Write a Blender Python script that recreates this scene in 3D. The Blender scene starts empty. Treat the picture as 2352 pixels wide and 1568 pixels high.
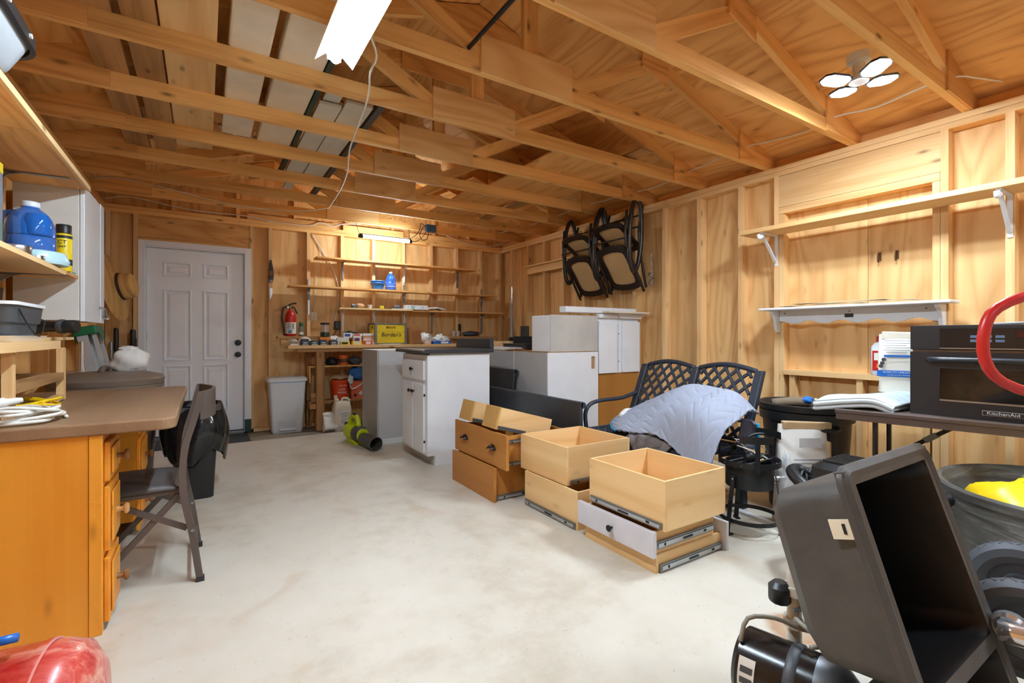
import bpy, bmesh, math, random
from mathutils import Vector, Matrix, Euler
random.seed(7)
PI = math.pi
SC = bpy.context.scene
C = SC.collection
# ---------------------------------------------------------------- camera
cam_d = bpy.data.cameras.new('camera'); cam = bpy.data.objects.new('camera', cam_d); C.objects.link(cam)
cam.location = (0, 0, 1.12)
cam.rotation_euler = (PI/2, 0, -0.57014)
cam_d.sensor_width = 36.0; cam_d.sensor_fit = 'HORIZONTAL'
cam_d.lens = 36.0*1102/2352
cam_d.shift_y = -13/2352
cam_d.clip_start = 0.02
SC.camera = cam
# ---------------------------------------------------------------- world, exposure
W = bpy.data.worlds.new('world'); SC.world = W; W.use_nodes = True
W.node_tree.nodes['Background'].inputs[0].default_value = (0.9, 0.95, 1.0, 1)
W.node_tree.nodes['Background'].inputs[1].default_value = 0.3
SC.view_settings.view_transform = 'Standard'; SC.view_settings.look = 'None'
SC.view_settings.gamma = 1.0; SC.view_settings.use_curve_mapping = False
SC.view_settings.exposure = 1.25
try:
    SC.cycles.use_denoising = True
    SC.cycles.max_bounces = 8; SC.cycles.diffuse_bounces = 5; SC.cycles.adaptive_threshold = 0.06; SC.cycles.adaptive_min_samples = 16; SC.cycles.caustics_reflective = False; SC.cycles.caustics_refractive = False
    SC.cycles.sample_clamp_indirect = 8.0
except Exception: pass
TUBE_W, LED_W, BAR_W, FILL_W = 120.0, 165.0, 75.0, 16.0     # lamp emission strengths

# ---------------------------------------------------------------- materials
def lin(c):
    return tuple(((v/255)/12.92 if v/255 <= .04045 else ((v/255+.055)/1.055)**2.4) for v in c[:3]) + (1.0,)
MATS = {}
class N:
    def __init__(s, name):
        s.m = bpy.data.materials.new(name); s.m.use_nodes = True
        s.t = s.m.node_tree; s.b = s.t.nodes['Principled BSDF']
    def n(s, typ, **kw):
        x = s.t.nodes.new(typ)
        for k, v in kw.items(): setattr(x, k, v)
        return x
    def l(s, a, b): s.t.links.new(a, b)
    def coords(s, scale=(1, 1, 1), rnd=True):
        tc = s.n('ShaderNodeTexCoord'); mp = s.n('ShaderNodeMapping'); mp.inputs['Scale'].default_value = scale
        if rnd:
            oi = s.n('ShaderNodeObjectInfo'); mu = s.n('ShaderNodeMath', operation='MULTIPLY'); mu.inputs[1].default_value = 37.0
            s.l(oi.outputs['Random'], mu.inputs[0])
            ad = s.n('ShaderNodeVectorMath', operation='ADD'); s.l(tc.outputs['Object'], ad.inputs[0]); s.l(mu.outputs[0], ad.inputs[1])
            s.l(ad.outputs[0], mp.inputs['Vector'])
        else: s.l(tc.outputs['Object'], mp.inputs['Vector'])
        return mp.outputs['Vector']
    def noise(s, vec, scale, detail=3, rough=.55, dist=0):
        x = s.n('ShaderNodeTexNoise'); x.inputs['Scale'].default_value = scale; x.inputs['Detail'].default_value = detail
        x.inputs['Roughness'].default_value = rough; x.inputs['Distortion'].default_value = dist; s.l(vec, x.inputs['Vector']); return x.outputs['Fac']
    def ramp(s, fac, stops):
        r = s.n('ShaderNodeValToRGB'); e = r.color_ramp.elements
        while len(e) < len(stops): e.new(0.5)
        for i, (p, c) in enumerate(stops): e[i].position = p; e[i].color = c
        s.l(fac, r.inputs[0]); return r.outputs[0]
    def mix(s, fac, a, b, mode='MIX'):
        x = s.n('ShaderNodeMix', data_type='RGBA', blend_type=mode)
        for k, v in ((0, fac), (6, a), (7, b)):
            if hasattr(v, 'links'): s.l(v, x.inputs[k])
            else: x.inputs[k].default_value = v
        return x.outputs[2]
    def math(s, op, a, b=0.0):
        x = s.n('ShaderNodeMath', operation=op)
        for k, v in ((0, a), (1, b)):
            if hasattr(v, 'links'): s.l(v, x.inputs[k])
            else: x.inputs[k].default_value = v
        return x.outputs[0]
    def bump(s, h, strength=.2, dist=.01):
        x = s.n('ShaderNodeBump'); x.inputs['Strength'].default_value = strength; x.inputs['Distance'].default_value = dist
        s.l(h, x.inputs['Height']); s.l(x.outputs[0], s.b.inputs['Normal'])
    def set(s, rough=.5, metal=0, spec=.5, col=None, trans=0, alpha=1, coat=0):
        i = s.b.inputs; i['Roughness'].default_value = rough; i['Metallic'].default_value = metal
        i['Specular IOR Level'].default_value = spec; i['Transmission Weight'].default_value = trans; i['Alpha'].default_value = alpha
        i['Coat Weight'].default_value = coat
        if col is not None:
            if hasattr(col, 'links'): s.l(col, i['Base Color'])
            else: i['Base Color'].default_value = col
        return s.m

def plain(name, rgb, rough=.5, metal=0, spec=.5, var=.06, bump=0, bscale=60, coat=0, trans=0, vscale=6):
    if name in MATS: return MATS[name]
    g = N(name); v = g.coords()
    f = g.noise(v, vscale, 4)
    c = lin(rgb); lo = tuple(x*(1-var*2) for x in c[:3])+(1,); hi = tuple(min(1, x*(1+var)) for x in c[:3])+(1,)
    col = g.ramp(f, [(.3, lo), (.7, hi)])
    if bump: g.bump(g.noise(v, bscale, 3), bump, .004)
    MATS[name] = g.set(rough, metal, spec, col, trans, coat=coat); return MATS[name]

def wood(name, light, dark, axis=0, ring=9.0, knots=.5, rough=.6, stretch=.09, streak=.35, objvar=.18):
    key = (name, axis)
    if key in MATS: return MATS[key]
    g = N('%s_%s' % (name, 'xyz'[axis]))
    sc = [1, 1, 1]; sc[axis] = stretch
    v = g.coords(tuple(sc))
    n1 = g.noise(v, 2.6, 2, .45, .3)                      # figure
    w = g.math('MULTIPLY', n1, ring)
    fr = g.math('FRACT', w)
    tri = g.math('ABSOLUTE', g.math('SUBTRACT', fr, .5))
    sc2 = [40, 40, 40]; sc2[axis] = 1.2
    n2 = g.noise(g.coords(tuple(sc2)), 1.6, 3, .6)         # fine fibres
    f = g.math('ADD', g.math('MULTIPLY', tri, 1.0), g.math('MULTIPLY', g.math('SUBTRACT', n2, .5), streak*2))
    L, D = lin(light), lin(dark)
    M = tuple(a*.62+b*.38 for a, b in zip(L, D))
    col = g.ramp(f, [(.0, tuple(a*.5+b*.5 for a, b in zip(M, D))), (.14, M), (.4, L), (.9, L)])
    blot = g.noise(g.coords((1.2, 1.2, 1.2)), 1.3, 2)
    col = g.mix(g.math('MULTIPLY', blot, .35), col, M)
    if knots:
        sk = [6.0, 6.0, 6.0]; sk[axis] = 2.2
        vo = g.n('ShaderNodeTexVoronoi'); g.l(g.coords(tuple(sk)), vo.inputs['Vector']); vo.inputs['Scale'].default_value = 1.5
        kf = g.ramp(vo.outputs['Distance'], [(.05, (1, 1, 1, 1)), (.10, (.45, .45, .45, 1)), (.17, (0, 0, 0, 1))])
        col = g.mix(g.math('MULTIPLY', kf, knots), col, tuple(x*.22 for x in D[:3])+(1,))
    oi = g.n('ShaderNodeObjectInfo')
    val = g.math('ADD', g.math('MULTIPLY', oi.outputs['Random'], objvar), 1-objvar*.6)
    hs = g.n('ShaderNodeHueSaturation'); g.l(col, hs.inputs['Color']); g.l(val, hs.inputs['Value'])
    g.bump(f, .12, .004)
    MATS[key] = g.set(rough, 0, .3, hs.outputs[0]); return MATS[key]

PINE = dict(light=(238, 200, 144), dark=(214, 162, 102))
TRUS = dict(light=(243, 192, 120), dark=(204, 142, 74))
PLY = dict(light=(236, 194, 134), dark=(208, 152, 90))
PLYD = dict(light=(236, 180, 110), dark=(194, 132, 68))
def pine(a): return wood('pine_lumber', axis=a, ring=6, knots=.7, streak=.45, **PINE)
def ply(a): return wood('fir_plywood', axis=a, ring=13, knots=.35, stretch=.16, streak=.2, **PLY)
def plyd(a): return wood('aged_plywood', axis=a, ring=12, knots=.6, stretch=.16, streak=.35, objvar=.24, **PLYD)
def truss_w(a): return wood('truss_pine', axis=a, ring=7, knots=.8, streak=.55, objvar=.26, **TRUS)
def weath(a): return wood('weathered_board', (190, 146, 96), (130, 92, 56), axis=a, ring=6, knots=.6)
def drawer_w(a): return wood('birch_drawer', (236, 200, 146), (212, 164, 102), axis=a, ring=5, knots=.2, streak=.15)
def maple(a): return wood('stained_maple', (186, 128, 62), (164, 106, 46), axis=a, ring=3, knots=0, streak=.12, rough=.42)
def honey(a): return wood('honey_pine', (240, 164, 56), (220, 134, 36), axis=a, ring=4, knots=.35, streak=.14, rough=.34)

def emis(name, rgb, strength):
    if name in MATS: return MATS[name]
    g = N(name); g.set(.5, col=lin(rgb)); g.b.inputs['Emission Color'].default_value = lin(rgb); g.b.inputs['Emission Strength'].default_value = strength
    MATS[name] = g.m; return g.m
def clear(name, rgb, alpha=.35, rough=.12):
    if name in MATS: return MATS[name]
    g = N(name); g.set(rough, 0, .5, lin(rgb), 0, alpha); g.m.blend_method = 'BLEND' if hasattr(g.m, 'blend_method') else None
    MATS[name] = g.m; return g.m

def concrete():
    g = N('concrete_floor'); v = g.coords(rnd=False)
    a = g.noise(v, .7, 5, .6); b = g.noise(v, 5, 6, .65); c = g.noise(v, 2.2, 3, .5, 1.0)
    col = g.ramp(g.math('ADD', g.math('MULTIPLY', a, .6), g.math('MULTIPLY', b, .4)), [(.32, lin((184, 172, 150))), (.5, lin((212, 204, 188))), (.68, lin((220, 214, 200)))])
    st = g.ramp(c, [(.60, (0, 0, 0, 1)), (.74, (1, 1, 1, 1))])
    col = g.mix(g.math('MULTIPLY', st, .3), col, lin((186, 158, 116)))
    sp = g.ramp(g.noise(v, 55, 2, .5), [(.70, (0, 0, 0, 1)), (.74, (1, 1, 1, 1))])
    col = g.mix(g.math('MULTIPLY', sp, .25), col, lin((120, 105, 85)))
    # rust ring where a round base stood
    tc = g.n('ShaderNodeTexCoord')
    def ring(cx, cy, r):
        vm = g.n('ShaderNodeVectorMath', operation='DISTANCE'); g.l(tc.outputs['Object'], vm.inputs[0]); vm.inputs[1].default_value = (cx, cy, 0)
        return g.math('ADD', vm.outputs['Value'], g.math('MULTIPLY', g.math('SUBTRACT', g.noise(v, 9, 3), .5), .06))
    OX, OY = FLOOR_C
    d = ring(1.91-OX, .95-OY, .2); rr = g.ramp(d, [(.0, (.55,)*3+(1,)), (.115, (.6,)*3+(1,)), (.15, (1, 1, 1, 1)), (.175, (0, 0, 0, 1))])
    col = g.mix(g.math('MULTIPLY', rr, .8), col, lin((176, 126, 80)))
    d = ring(2.74-OX, 1.66-OY, .2); rr = g.ramp(d, [(.0, (1, 1, 1, 1)), (.10, (.8,)*3+(1,)), (.15, (0, 0, 0, 1))])
    col = g.mix(g.math('MULTIPLY', rr, .7), col, lin((150, 122, 90)))
    g.bump(b, .08, .004)
    return g.set(.42, 0, .35, col)

# ---------------------------------------------------------------- mesh helpers
class MB:
    def __init__(s): s.v = []; s.f = []
    def add(s, vs, fs):
        o = len(s.v); s.v += [tuple(p) for p in vs]; s.f += [tuple(i+o for i in f) for f in fs]; return s
    def box(s, x0, x1, y0, y1, z0, z1, M=None):
        vs = [Vector((x, y, z)) for z in (z0, z1) for y in (y0, y1) for x in (x0, x1)]
        if M is not None: vs = [M @ p for p in vs]
        return s.add(vs, [(0, 2, 3, 1), (4, 5, 7, 6), (0, 1, 5, 4), (2, 6, 7, 3), (0, 4, 6, 2), (1, 3, 7, 5)])
    def cb(s, c, sz, M=None):
        return s.box(c[0]-sz[0]/2, c[0]+sz[0]/2, c[1]-sz[1]/2, c[1]+sz[1]/2, c[2]-sz[2]/2, c[2]+sz[2]/2, M)
    def cyl(s, p0, p1, r0, r1=None, n=16, cap=True):
        r1 = r0 if r1 is None else r1; p0, p1 = Vector(p0), Vector(p1); d = (p1-p0).normalized()
        q = d.to_track_quat('Z', 'Y'); vs = []
        for p, r in ((p0, r0), (p1, r1)):
            for i in range(n): a = 2*PI*i/n; vs.append(p+q @ Vector((r*math.cos(a), r*math.sin(a), 0)))
        fs = [(i, (i+1) % n, n+(i+1) % n, n+i) for i in range(n)]
        if cap: fs += [tuple(range(n-1, -1, -1)), tuple(range(n, 2*n))]
        return s.add(vs, fs)
    def tube(s, pts, r, n=8, closed=False, smooth=3):
        pts = [Vector(p) for p in pts]
        if smooth: pts = catmull(pts, smooth, closed)
        m = len(pts); vs = []; fs = []; up = None
        for i, p in enumerate(pts):
            a = pts[(i-1) % m] if closed or i > 0 else p; b = pts[(i+1) % m] if closed or i < m-1 else p
            t = (b-a).normalized()
            if up is None: up = t.orthogonal().normalized()
            up = (up-t*up.dot(t)).normalized(); sd = t.cross(up); rr = r[i*len(r)//m] if isinstance(r, (list, tuple)) else r
            for k in range(n): an = 2*PI*k/n; vs.append(p+(up*math.cos(an)+sd*math.sin(an))*rr)
        for i in range(m if closed else m-1):
            j = (i+1) % m
            for k in range(n): k2 = (k+1) % n; fs.append((i*n+k, i*n+k2, j*n+k2, j*n+k))
        if not closed: fs += [tuple(range(n-1, -1, -1)), tuple((m-1)*n+k for k in range(n))]
        return s.add(vs, fs)
    def lathe(s, prof, n=24, M=None, cap=True, sx=1, sy=1):
        vs = []; fs = []; m = len(prof)
        for r, z in prof:
            for i in range(n):
                a = 2*PI*i/n; p = Vector((r*math.cos(a)*sx, r*math.sin(a)*sy, z)); vs.append(M @ p if M is not None else p)
        for j in range(m-1):
            for i in range(n): k = (i+1) % n; fs.append((j*n+i, j*n+k, (j+1)*n+k, (j+1)*n+i))
        if cap: fs += [tuple(range(n-1, -1, -1)), tuple((m-1)*n+i for i in range(n))]
        return s.add(vs, fs)
    def prism(s, poly, a, b, plane='xz'):
        def P(u, v, w): return {'xz': (u, w, v), 'xy': (u, v, w), 'yz': (w, u, v)}[plane]
        n = len(poly); vs = [P(u, v, a) for u, v in poly]+[P(u, v, b) for u, v in poly]
        fs = [tuple(range(n)), tuple(range(2*n-1, n-1, -1))]+[(i, n+i, n+(i+1) % n, (i+1) % n) for i in range(n)]
        return s.add(vs, fs)
    def grid(s, fn, nu, nv, wrapu=False):
        o = [fn(i/(nu if wrapu else nu-1), j/(nv-1)) for j in range(nv) for i in range(nu)]; fs = []
        for j in range(nv-1):
            for i in range(nu if wrapu else nu-1):
                k = (i+1) % nu; fs.append((j*nu+i, j*nu+k, (j+1)*nu+k, (j+1)*nu+i))
        return s.add(o, fs)
    def blob(s, c, rad, amp=.12, seed=0, nu=28, nv=16, freq=3.0, flat=None, M=None):
        rn = random.Random(seed); ph = [(rn.uniform(0, 6), rn.uniform(0, 6), rn.uniform(.6, 1.4)*freq, rn.uniform(.6, 1.4)*freq) for _ in range(7)]
        c = Vector(c)
        def fn(u, v):
            a = 2*PI*u; b = PI*(v*.998+.001); k = 1
            for (p, q, f1, f2) in ph: k += amp/3*math.sin(round(f1)*a+p)*math.sin(f2*b*1.3+q)
            k += amp*.3*math.sin(9*a+5*b)*math.sin(b)
            p = Vector((rad[0]*k*math.cos(a)*math.sin(b), rad[1]*k*math.sin(a)*math.sin(b), rad[2]*k*math.cos(b)))
            if flat is not None and p.z < -flat: p.z = -flat
            if M is not None: p = M @ p
            return c+p
        return s.grid(fn, nu, nv, True)
def catmull(P, k, closed=False):
    out = []; m = len(P)
    if m < 3: return P
    for i in range(m if closed else m-1):
        p0 = P[(i-1) % m] if closed or i > 0 else P[i]; p1 = P[i]; p2 = P[(i+1) % m]; p3 = P[(i+2) % m] if closed or i < m-2 else p2
        for j in range(k):
            t = j/k; out.append(.5*((2*p1)+(p2-p0)*t+(2*p0-5*p1+4*p2-p3)*t*t+(3*p1-p0-3*p2+p3)*t**3))
    if not closed: out.append(P[-1])
    return out
ORG = {}
def thing(name, label, cat, loc=(0, 0, 0), rotz=0, group=None, world=False, rot=None):
    o = bpy.data.objects.new(name, None); C.objects.link(o); o.empty_display_size = .05
    o.location = loc; o.rotation_euler = rot if rot else (0, 0, rotz)
    o['label'] = label; o['category'] = cat
    if group: o['group'] = group
    ORG[o] = Vector(loc) if world else Vector((0, 0, 0))
    return o
def tag(o, label, cat, group=None, kind=None):
    o['label'] = label; o['category'] = cat
    if group: o['group'] = group
    if kind: o['kind'] = kind
    return o
def obj(name, mb, m, parent=None, smooth=False, bev=0, seg=2, label=None, sub=0, solid=0, M=None):
    """one mesh object; M: optional placement of a mesh written in its own frame"""
    if M is None:
        xs = [p[0] for p in mb.v]; ys = [p[1] for p in mb.v]; zs = [p[2] for p in mb.v]
        c = Vector(((min(xs)+max(xs))/2, (min(ys)+max(ys))/2, min(zs) if parent is None else (min(zs)+max(zs))/2))
        vs = [(p[0]-c.x, p[1]-c.y, p[2]-c.z) for p in mb.v]
    else: c = M.to_translation(); vs = mb.v
    me = bpy.data.meshes.new(name); me.from_pydata(vs, [], mb.f); me.update()
    bm = bmesh.new(); bm.from_mesh(me); bmesh.ops.recalc_face_normals(bm, faces=bm.faces); bm.to_mesh(me); bm.free()
    o = bpy.data.objects.new(name, me); C.objects.link(o)
    me.materials.append(m)
    if smooth:
        for p in me.polygons: p.use_smooth = True
        if smooth != 'all': me.set_sharp_from_angle(angle=math.radians(40 if smooth is True else smooth))
    org = ORG[parent] if parent is not None else Vector((0, 0, 0))
    if parent is not None: o.parent = parent
    if M is not None: o.rotation_euler = M.to_euler()
    o.location = c-org; ORG[o] = c.copy()
    if solid: md = o.modifiers.new('solid', 'SOLIDIFY'); md.thickness = solid; md.offset = 0
    if sub: md = o.modifiers.new('sub', 'SUBSURF'); md.levels = sub; md.render_levels = sub
    if bev: md = o.modifiers.new('bevel', 'BEVEL'); md.width = bev; md.segments = seg; md.limit_method = 'ANGLE'; md.angle_limit = .6
    if label: o['label'] = label
    return o
def struct(o): o['kind'] = 'structure'; return o
def board(name, x0, x1, y0, y1, z0, z1, wf=None, parent=None, bev=0, **k):
    d = (x1-x0, y1-y0, z1-z0); ax = d.index(max(d)); return obj(name, MB().box(x0, x1, y0, y1, z0, z1), (wf or pine)(ax), parent, bev=bev, **k)
def lumber(name, p0, p1, h, t, wf, parent, roll=None):
    """a board from p0 to p1 (centre line), built along its own x axis so the grain follows it"""
    p0, p1 = Vector(p0), Vector(p1); d = p1-p0; L = d.length; x = d.normalized()
    up = Vector((0, 0, 1)) if roll is None else Vector(roll); y = up.cross(x).normalized(); z = x.cross(y)
    M = Matrix((x, y, z)).transposed().to_4x4(); M.translation = (p0+p1)/2
    return obj(name, MB().box(-L/2, L/2, -t/2, t/2, -h/2, h/2), wf(0), parent, M=M)
def copy_tree(o, parent=None):
    c = o.copy(); C.objects.link(c)
    if parent is not None: c.parent = parent
    for ch in list(o.children): copy_tree(ch, c)
    return c
def text(name, s, size, m, parent, loc, rot, ext=.0006, align='CENTER', shear=0, xs=1.0):
    cu = bpy.data.curves.new('t', 'FONT'); cu.body = s; cu.size = size; cu.extrude = ext; cu.align_x = align; cu.align_y = 'CENTER'; cu.shear = shear; cu.resolution_u = 3
    to = bpy.data.objects.new('t', cu); me = bpy.data.meshes.new_from_object(to); bpy.data.objects.remove(to); bpy.data.curves.remove(cu)
    me.materials.clear(); me.materials.append(m)
    if xs != 1:
        for v in me.vertices: v.co.x *= xs
    o = bpy.data.objects.new(name, me); C.objects.link(o)
    o.parent = parent; o.location = Vector(loc)-ORG[parent]; o.rotation_euler = rot; ORG[o] = Vector(loc); return o
FNEG_Y = (PI/2, 0, 0)            # lettering that faces -y
FNEG_X = (PI/2, 0, -PI/2)        # lettering that faces -x

# common materials
WHITE = plain('white_paint', (234, 236, 239), .38, var=.02)
GREYW = plain('grey_panel', (182, 180, 178), .5, var=.03)
BLACKP = plain('black_plastic', (30, 31, 33), .42, var=.1)
BLACKM = plain('black_metal', (34, 35, 38), .45, .2, var=.08)
DARKG = plain('charcoal_plastic', (70, 72, 74), .5)
STEEL = plain('steel', (190, 194, 198), .28, 1, var=.05)
DULL = plain('zinc_steel', (150, 154, 158), .42, .9)
CHROME = plain('chrome', (232, 235, 238), .14, .8, var=.01)
BRASS = plain('brass', (190, 150, 80), .3, 1)
CREAM = plain('cream_plastic', (222, 208, 172), .4)
WCORD = plain('white_cable', (226, 220, 206), .5)
PAPER = plain('paper', (232, 228, 218), .7)
INK = plain('ink', (30, 30, 34), .6)
CARD = plain('cardboard', (188, 132, 82), .75, var=.05)
RED = plain('red_enamel', (196, 36, 30), .32, var=.06)
YEL = plain('yellow_paint', (240, 208, 16), .4, var=.03)
BLUE = plain('blue_plastic', (30, 110, 200), .35)
ORANGE = plain('orange_plastic', (232, 92, 24), .4)
# ================================================================ STRUCTURE
XL, XR, YB, YF, ZP = -.85, 3.87, 6.34, -2.6, 2.473       # faces of the studs, top of the plates
XLo, XRo, YBo = XL-.089, XR+.089, YB+.089
FLOOR_C = ((XLo+XRo)/2, (YF+5.79)/2)
fl = struct(obj('floor', MB().box(XLo-.02, XRo+.02, YF, 5.79, -.12, 0), concrete()))
fl.location.z = -.12
MATS['strip'] = plain('bare_concrete', (150, 138, 122), .7, var=.12, bump=.2, bscale=90)
obj('slab_strip', MB().box(XLo-.02, XRo+.02, 5.79, YBo+.02, -.12, -.008), MATS['strip'], fl)

# ---- back wall
wb = struct(obj('wall_back', MB().box(XLo-.02, XRo+.02, YBo+.012, YBo+.03, -.01, 3.3), plyd(2)))
def panels_back():
    xs = [XLo, -.55]
    for a, b in ((XLo, -.615), (.455, 1.675), (1.675, 2.895), (2.895, XRo)):
        obj('plywood_panel', MB().box(a+.001, b-.001, YBo, YBo+.012, 0, 2.47), ply(2), wb)
panels_back()
def studb(x0, z0=.038, z1=2.397, w=.038): board('stud', x0, x0+w, YB, YBo, z0, z1, pine, wb)
for x in (-.851, -.624, .446, .641, 1.064, 1.468, 1.87, 2.28, 2.69, 3.09, 3.49, 3.82): studb(x)
board('top_plate', XLo, XRo, YB, YBo, 2.397, 2.434, truss_w, wb); board('top_plate', XLo, XRo, YB, YBo, 2.436, ZP, truss_w, wb)
board('sole_plate', .484, XRo, YB, YBo, 0, .038, pine, wb); board('sole_plate', XLo, -.586, YB, YBo, 0, .038, pine, wb)
obj('header_panel', MB().box(-.586, .446, YB+.004, YBo, 2.16, 2.396), plyd(0), wb)
board('header_board', -.586, .446, YB+.008, YBo, 2.135, 2.158, truss_w, wb)
# gable above the plates
zr = lambda x: 2.683+.303*(3.508-x) if x > 1.51 else 2.683+.303*(3.508-(3.02-x))
obj('gable_panel', MB().prism([(XLo, ZP), (XRo, ZP), (XRo, zr(XRo)), (1.51, zr(1.51)), (XLo, zr(XLo))], YBo, YBo+.011), plyd(2), wb)
for x in (-.3, .31, .92, 1.53, 2.14, 2.75, 3.3): board('gable_stud', x, x+.038, YBo-.05, YBo, ZP, zr(x+.019)-.09, truss_w, wb)
for x0, x1, z0 in ((.42, 1.42, 2.475), (1.5, 2.3, 2.475), (2.4, 3.6, 2.475)): board('blocking_board', x0, x1, YB+.012, YB+.04, z0, z0+.07, truss_w, wb)

# ---- right wall
wr = struct(obj('wall_right', MB().box(XRo+.012, XRo+.03, YF, YBo+.02, -.01, 2.66), plyd(2)))
ys = [-2.6, -1.38, -.16, 1.5, 2.79, 4.02, 5.24, YBo]
for a, b in zip(ys[:-1], ys[1:]):
    obj('plywood_panel', MB().box(XRo, XRo+.012, a+.0015, b-.0015, 0, 2.47), ply(2), wr)
def studr(y1, z0=.038, z1=2.397): board('stud', XR, XRo, y1, y1+.038, z0, z1, pine, wr)
for y in (6.045, 5.61, 5.22, 4.815, 4.41, 4.0, 3.6, 3.205, 2.80, 2.39, 2.079, 1.04, .752, .35, -.06, -.46, -.87, -1.28, -1.7, -2.1, -2.5): studr(y)
board('trimmer_stud', XR, XRo, 2.041, 2.077, .038, 2.09, pine, wr); board('trimmer_stud', XR, XRo, 1.08, 1.118, .038, 2.09, pine, wr)
board('header_plank', XR+.002, XRo-.03, 1.079, 2.078, 2.145, 2.394, pine, wr)
board('header_board', XR, XRo, 1.08, 2.077, 2.093, 2.142, pine, wr)
board('window_sill_board', XR-.012, XRo, 1.119, 2.04, .815, .853, pine, wr)
for y in (1.96, 1.50, 1.13): board('cripple_stud', XR, XRo, y, y+.038, .038, .814, pine, wr)
board('cross_ledger', XR-.04, XR-.002, 4.55, 5.58, 1.985, 2.075, pine, wr)
board('cross_ledger', XR-.09, XR-.002, 4.55, 5.60, 2.077, 2.095, pine, wr)
board('top_plate', XR, XRo, YF, YB-.001, 2.397, 2.434, pine, wr); board('top_plate', XR, XRo, YF, YB-.001, 2.436, ZP, pine, wr)
board('sole_plate', XR, XRo, YF, YB-.001, 0, .038, pine, wr)
obj('eave_board', MB().box(XRo-.012, XRo+.011, YF, YBo, ZP, 2.55), plyd(1), wr)

# ---- left wall
wl = struct(obj('wall_left', MB().box(XLo-.03, XLo-.012, YF, YBo+.02, -.01, 2.66), plyd(2)))
for i, a in enumerate([-2.6, -1.38, -.16, 1.06, 2.28, 3.5, 4.72, 5.94]):
    obj('plywood_panel', MB().box(XLo-.012, XLo, a+.001, min(a+1.219, YBo), 0, 2.47), plyd(2), wl)
for k in range(21): board('stud', XLo, XL, 6.25-.4064*k, 6.288-.4064*k, .038, 2.397, truss_w, wl)
board('top_plate', XLo, XL, YF, YB-.001, 2.397, 2.434, truss_w, wl); board('top_plate', XLo, XL, YF, YB-.001, 2.436, ZP, truss_w, wl)
board('sole_plate', XLo, XL, YF, YB-.001, 0, .038, truss_w, wl)
obj('eave_board', MB().box(XLo-.011, XLo+.012, YF, YBo, ZP, 2.55), plyd(1), wl)
# ---- front wall behind the camera: pale garage door
wf_ = struct(obj('wall_front', MB().box(XLo-.02, XRo+.02, YF-.03, YF, -.01, 3.3), WHITE))

# ---- roof deck
slope = math.atan(.303)
ce = struct(obj('ceiling', MB().prism([(XLo-.15, zr(XLo-.15)+.014), (1.51, zr(1.51)+.014), (XRo+.15, zr(XRo+.15)+.014), (XRo+.15, zr(XRo+.15)+.03), (1.51, zr(1.51)+.03), (XLo-.15, zr(XLo-.15)+.03)], YF, YBo+.03), plyd(1)))
for side in (1, -1):
    for row, (a, b) in enumerate(((0, 1.22), (1.22, 2.64))):
        cy = [YF, -1.4, 1.04, 3.48, 5.92, YBo+.02] if row == 0 else [YF, -.18, 2.26, 4.70, YBo+.02]
        for y0, y1 in zip(cy[:-1], cy[1:]):
            A = (1.51+side*a*math.cos(slope), zr(1.51)-a*math.sin(slope)+.001); B = (1.51+side*b*math.cos(slope), zr(1.51)-b*math.sin(slope)+.001)
            x = Vector((B[0]-A[0], 0, B[1]-A[1])).normalized(); L = b-a; y = Vector((0, 1, 0)); z = x.cross(y)
            if z.z < 0: z = -z; y = -y
            M = Matrix((x, y, z)).transposed().to_4x4(); M.translation = Vector(((A[0]+B[0])/2, (y0+y1)/2, (A[1]+B[1])/2))+z*.007
            obj('roof_panel', MB().box(-L/2+.001, L/2-.001, -(y1-y0)/2+.0015, (y1-y0)/2-.0015, -.006, .006), wood('roof_plywood', (240, 184, 112), (196, 132, 66), axis=1, ring=13, knots=.45, stretch=.16, streak=.2), ce, M=M)

# ---- trusses, 24 inches apart
def make_truss():
    t = thing('roof_truss', '', 'roof truss', (1.51, 0, ZP), group='roof trusses')
    h = .089; X = lambda w: w-1.51; Zz = lambda w: w-ZP
    obj('bottom_chord', MB().box(X(XLo+.01), X(XRo-.01), 0, .038, 0, h), truss_w(0), t)
    lo = lambda x: 2.59+.303*(3.508-x)-ZP       # lower edge of a top chord at world x (right half)
    for sgn in (1, -1):
        c = .0465
        lumber('top_chord', (sgn*.0, .019, lo(1.51)+c), (sgn*2.43, .019, lo(1.51+2.43)+c), .089, .038, truss_w, t)
        lumber('web', (sgn*.24, .019, .05), (sgn*1.0, .019, lo(2.51)+.03), .085, .036, truss_w, t)
        obj('gusset_plate', MB().prism([(sgn*1.94, .002), (sgn*2.44, .002), (sgn*2.44, .09), (sgn*2.0, .225), (sgn*1.94, .225)], -.0125, -.0005), plyd(0), t)
        ux, uz = math.cos(slope)*sgn, -math.sin(slope); cx, cz = sgn*1.0, lo(2.51)-.005
        q = [(cx+ux*a+sgn*math.sin(slope)*b*.0, cz+uz*a+b) for a, b in ((-.14, -.07), (.12, -.07), (.12, .09), (-.14, .09))]
        obj('gusset_plate', MB().prism(q, -.0125, -.0005), plyd(0), t)
    board_m = MB().box(-.045, .044, .001, .037, .09, lo(1.51)); obj('king_post', board_m, truss_w(2), t)
    obj('gusset_plate', MB().box(-.32, .28, -.0125, -.0005, -.006, .19), ply(0), t)
    obj('gusset_plate', MB().prism([(-.3, lo(1.51)-.13), (.3, lo(1.51)-.13), (.3, lo(1.81)+.085), (0, lo(1.51)+.085), (-.3, lo(1.81)+.085)], -.0125, -.0005), plyd(0), t)
    return t
TY = [.938+.6096*k for k in range(-5, 9)]
tr0 = make_truss()
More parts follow.
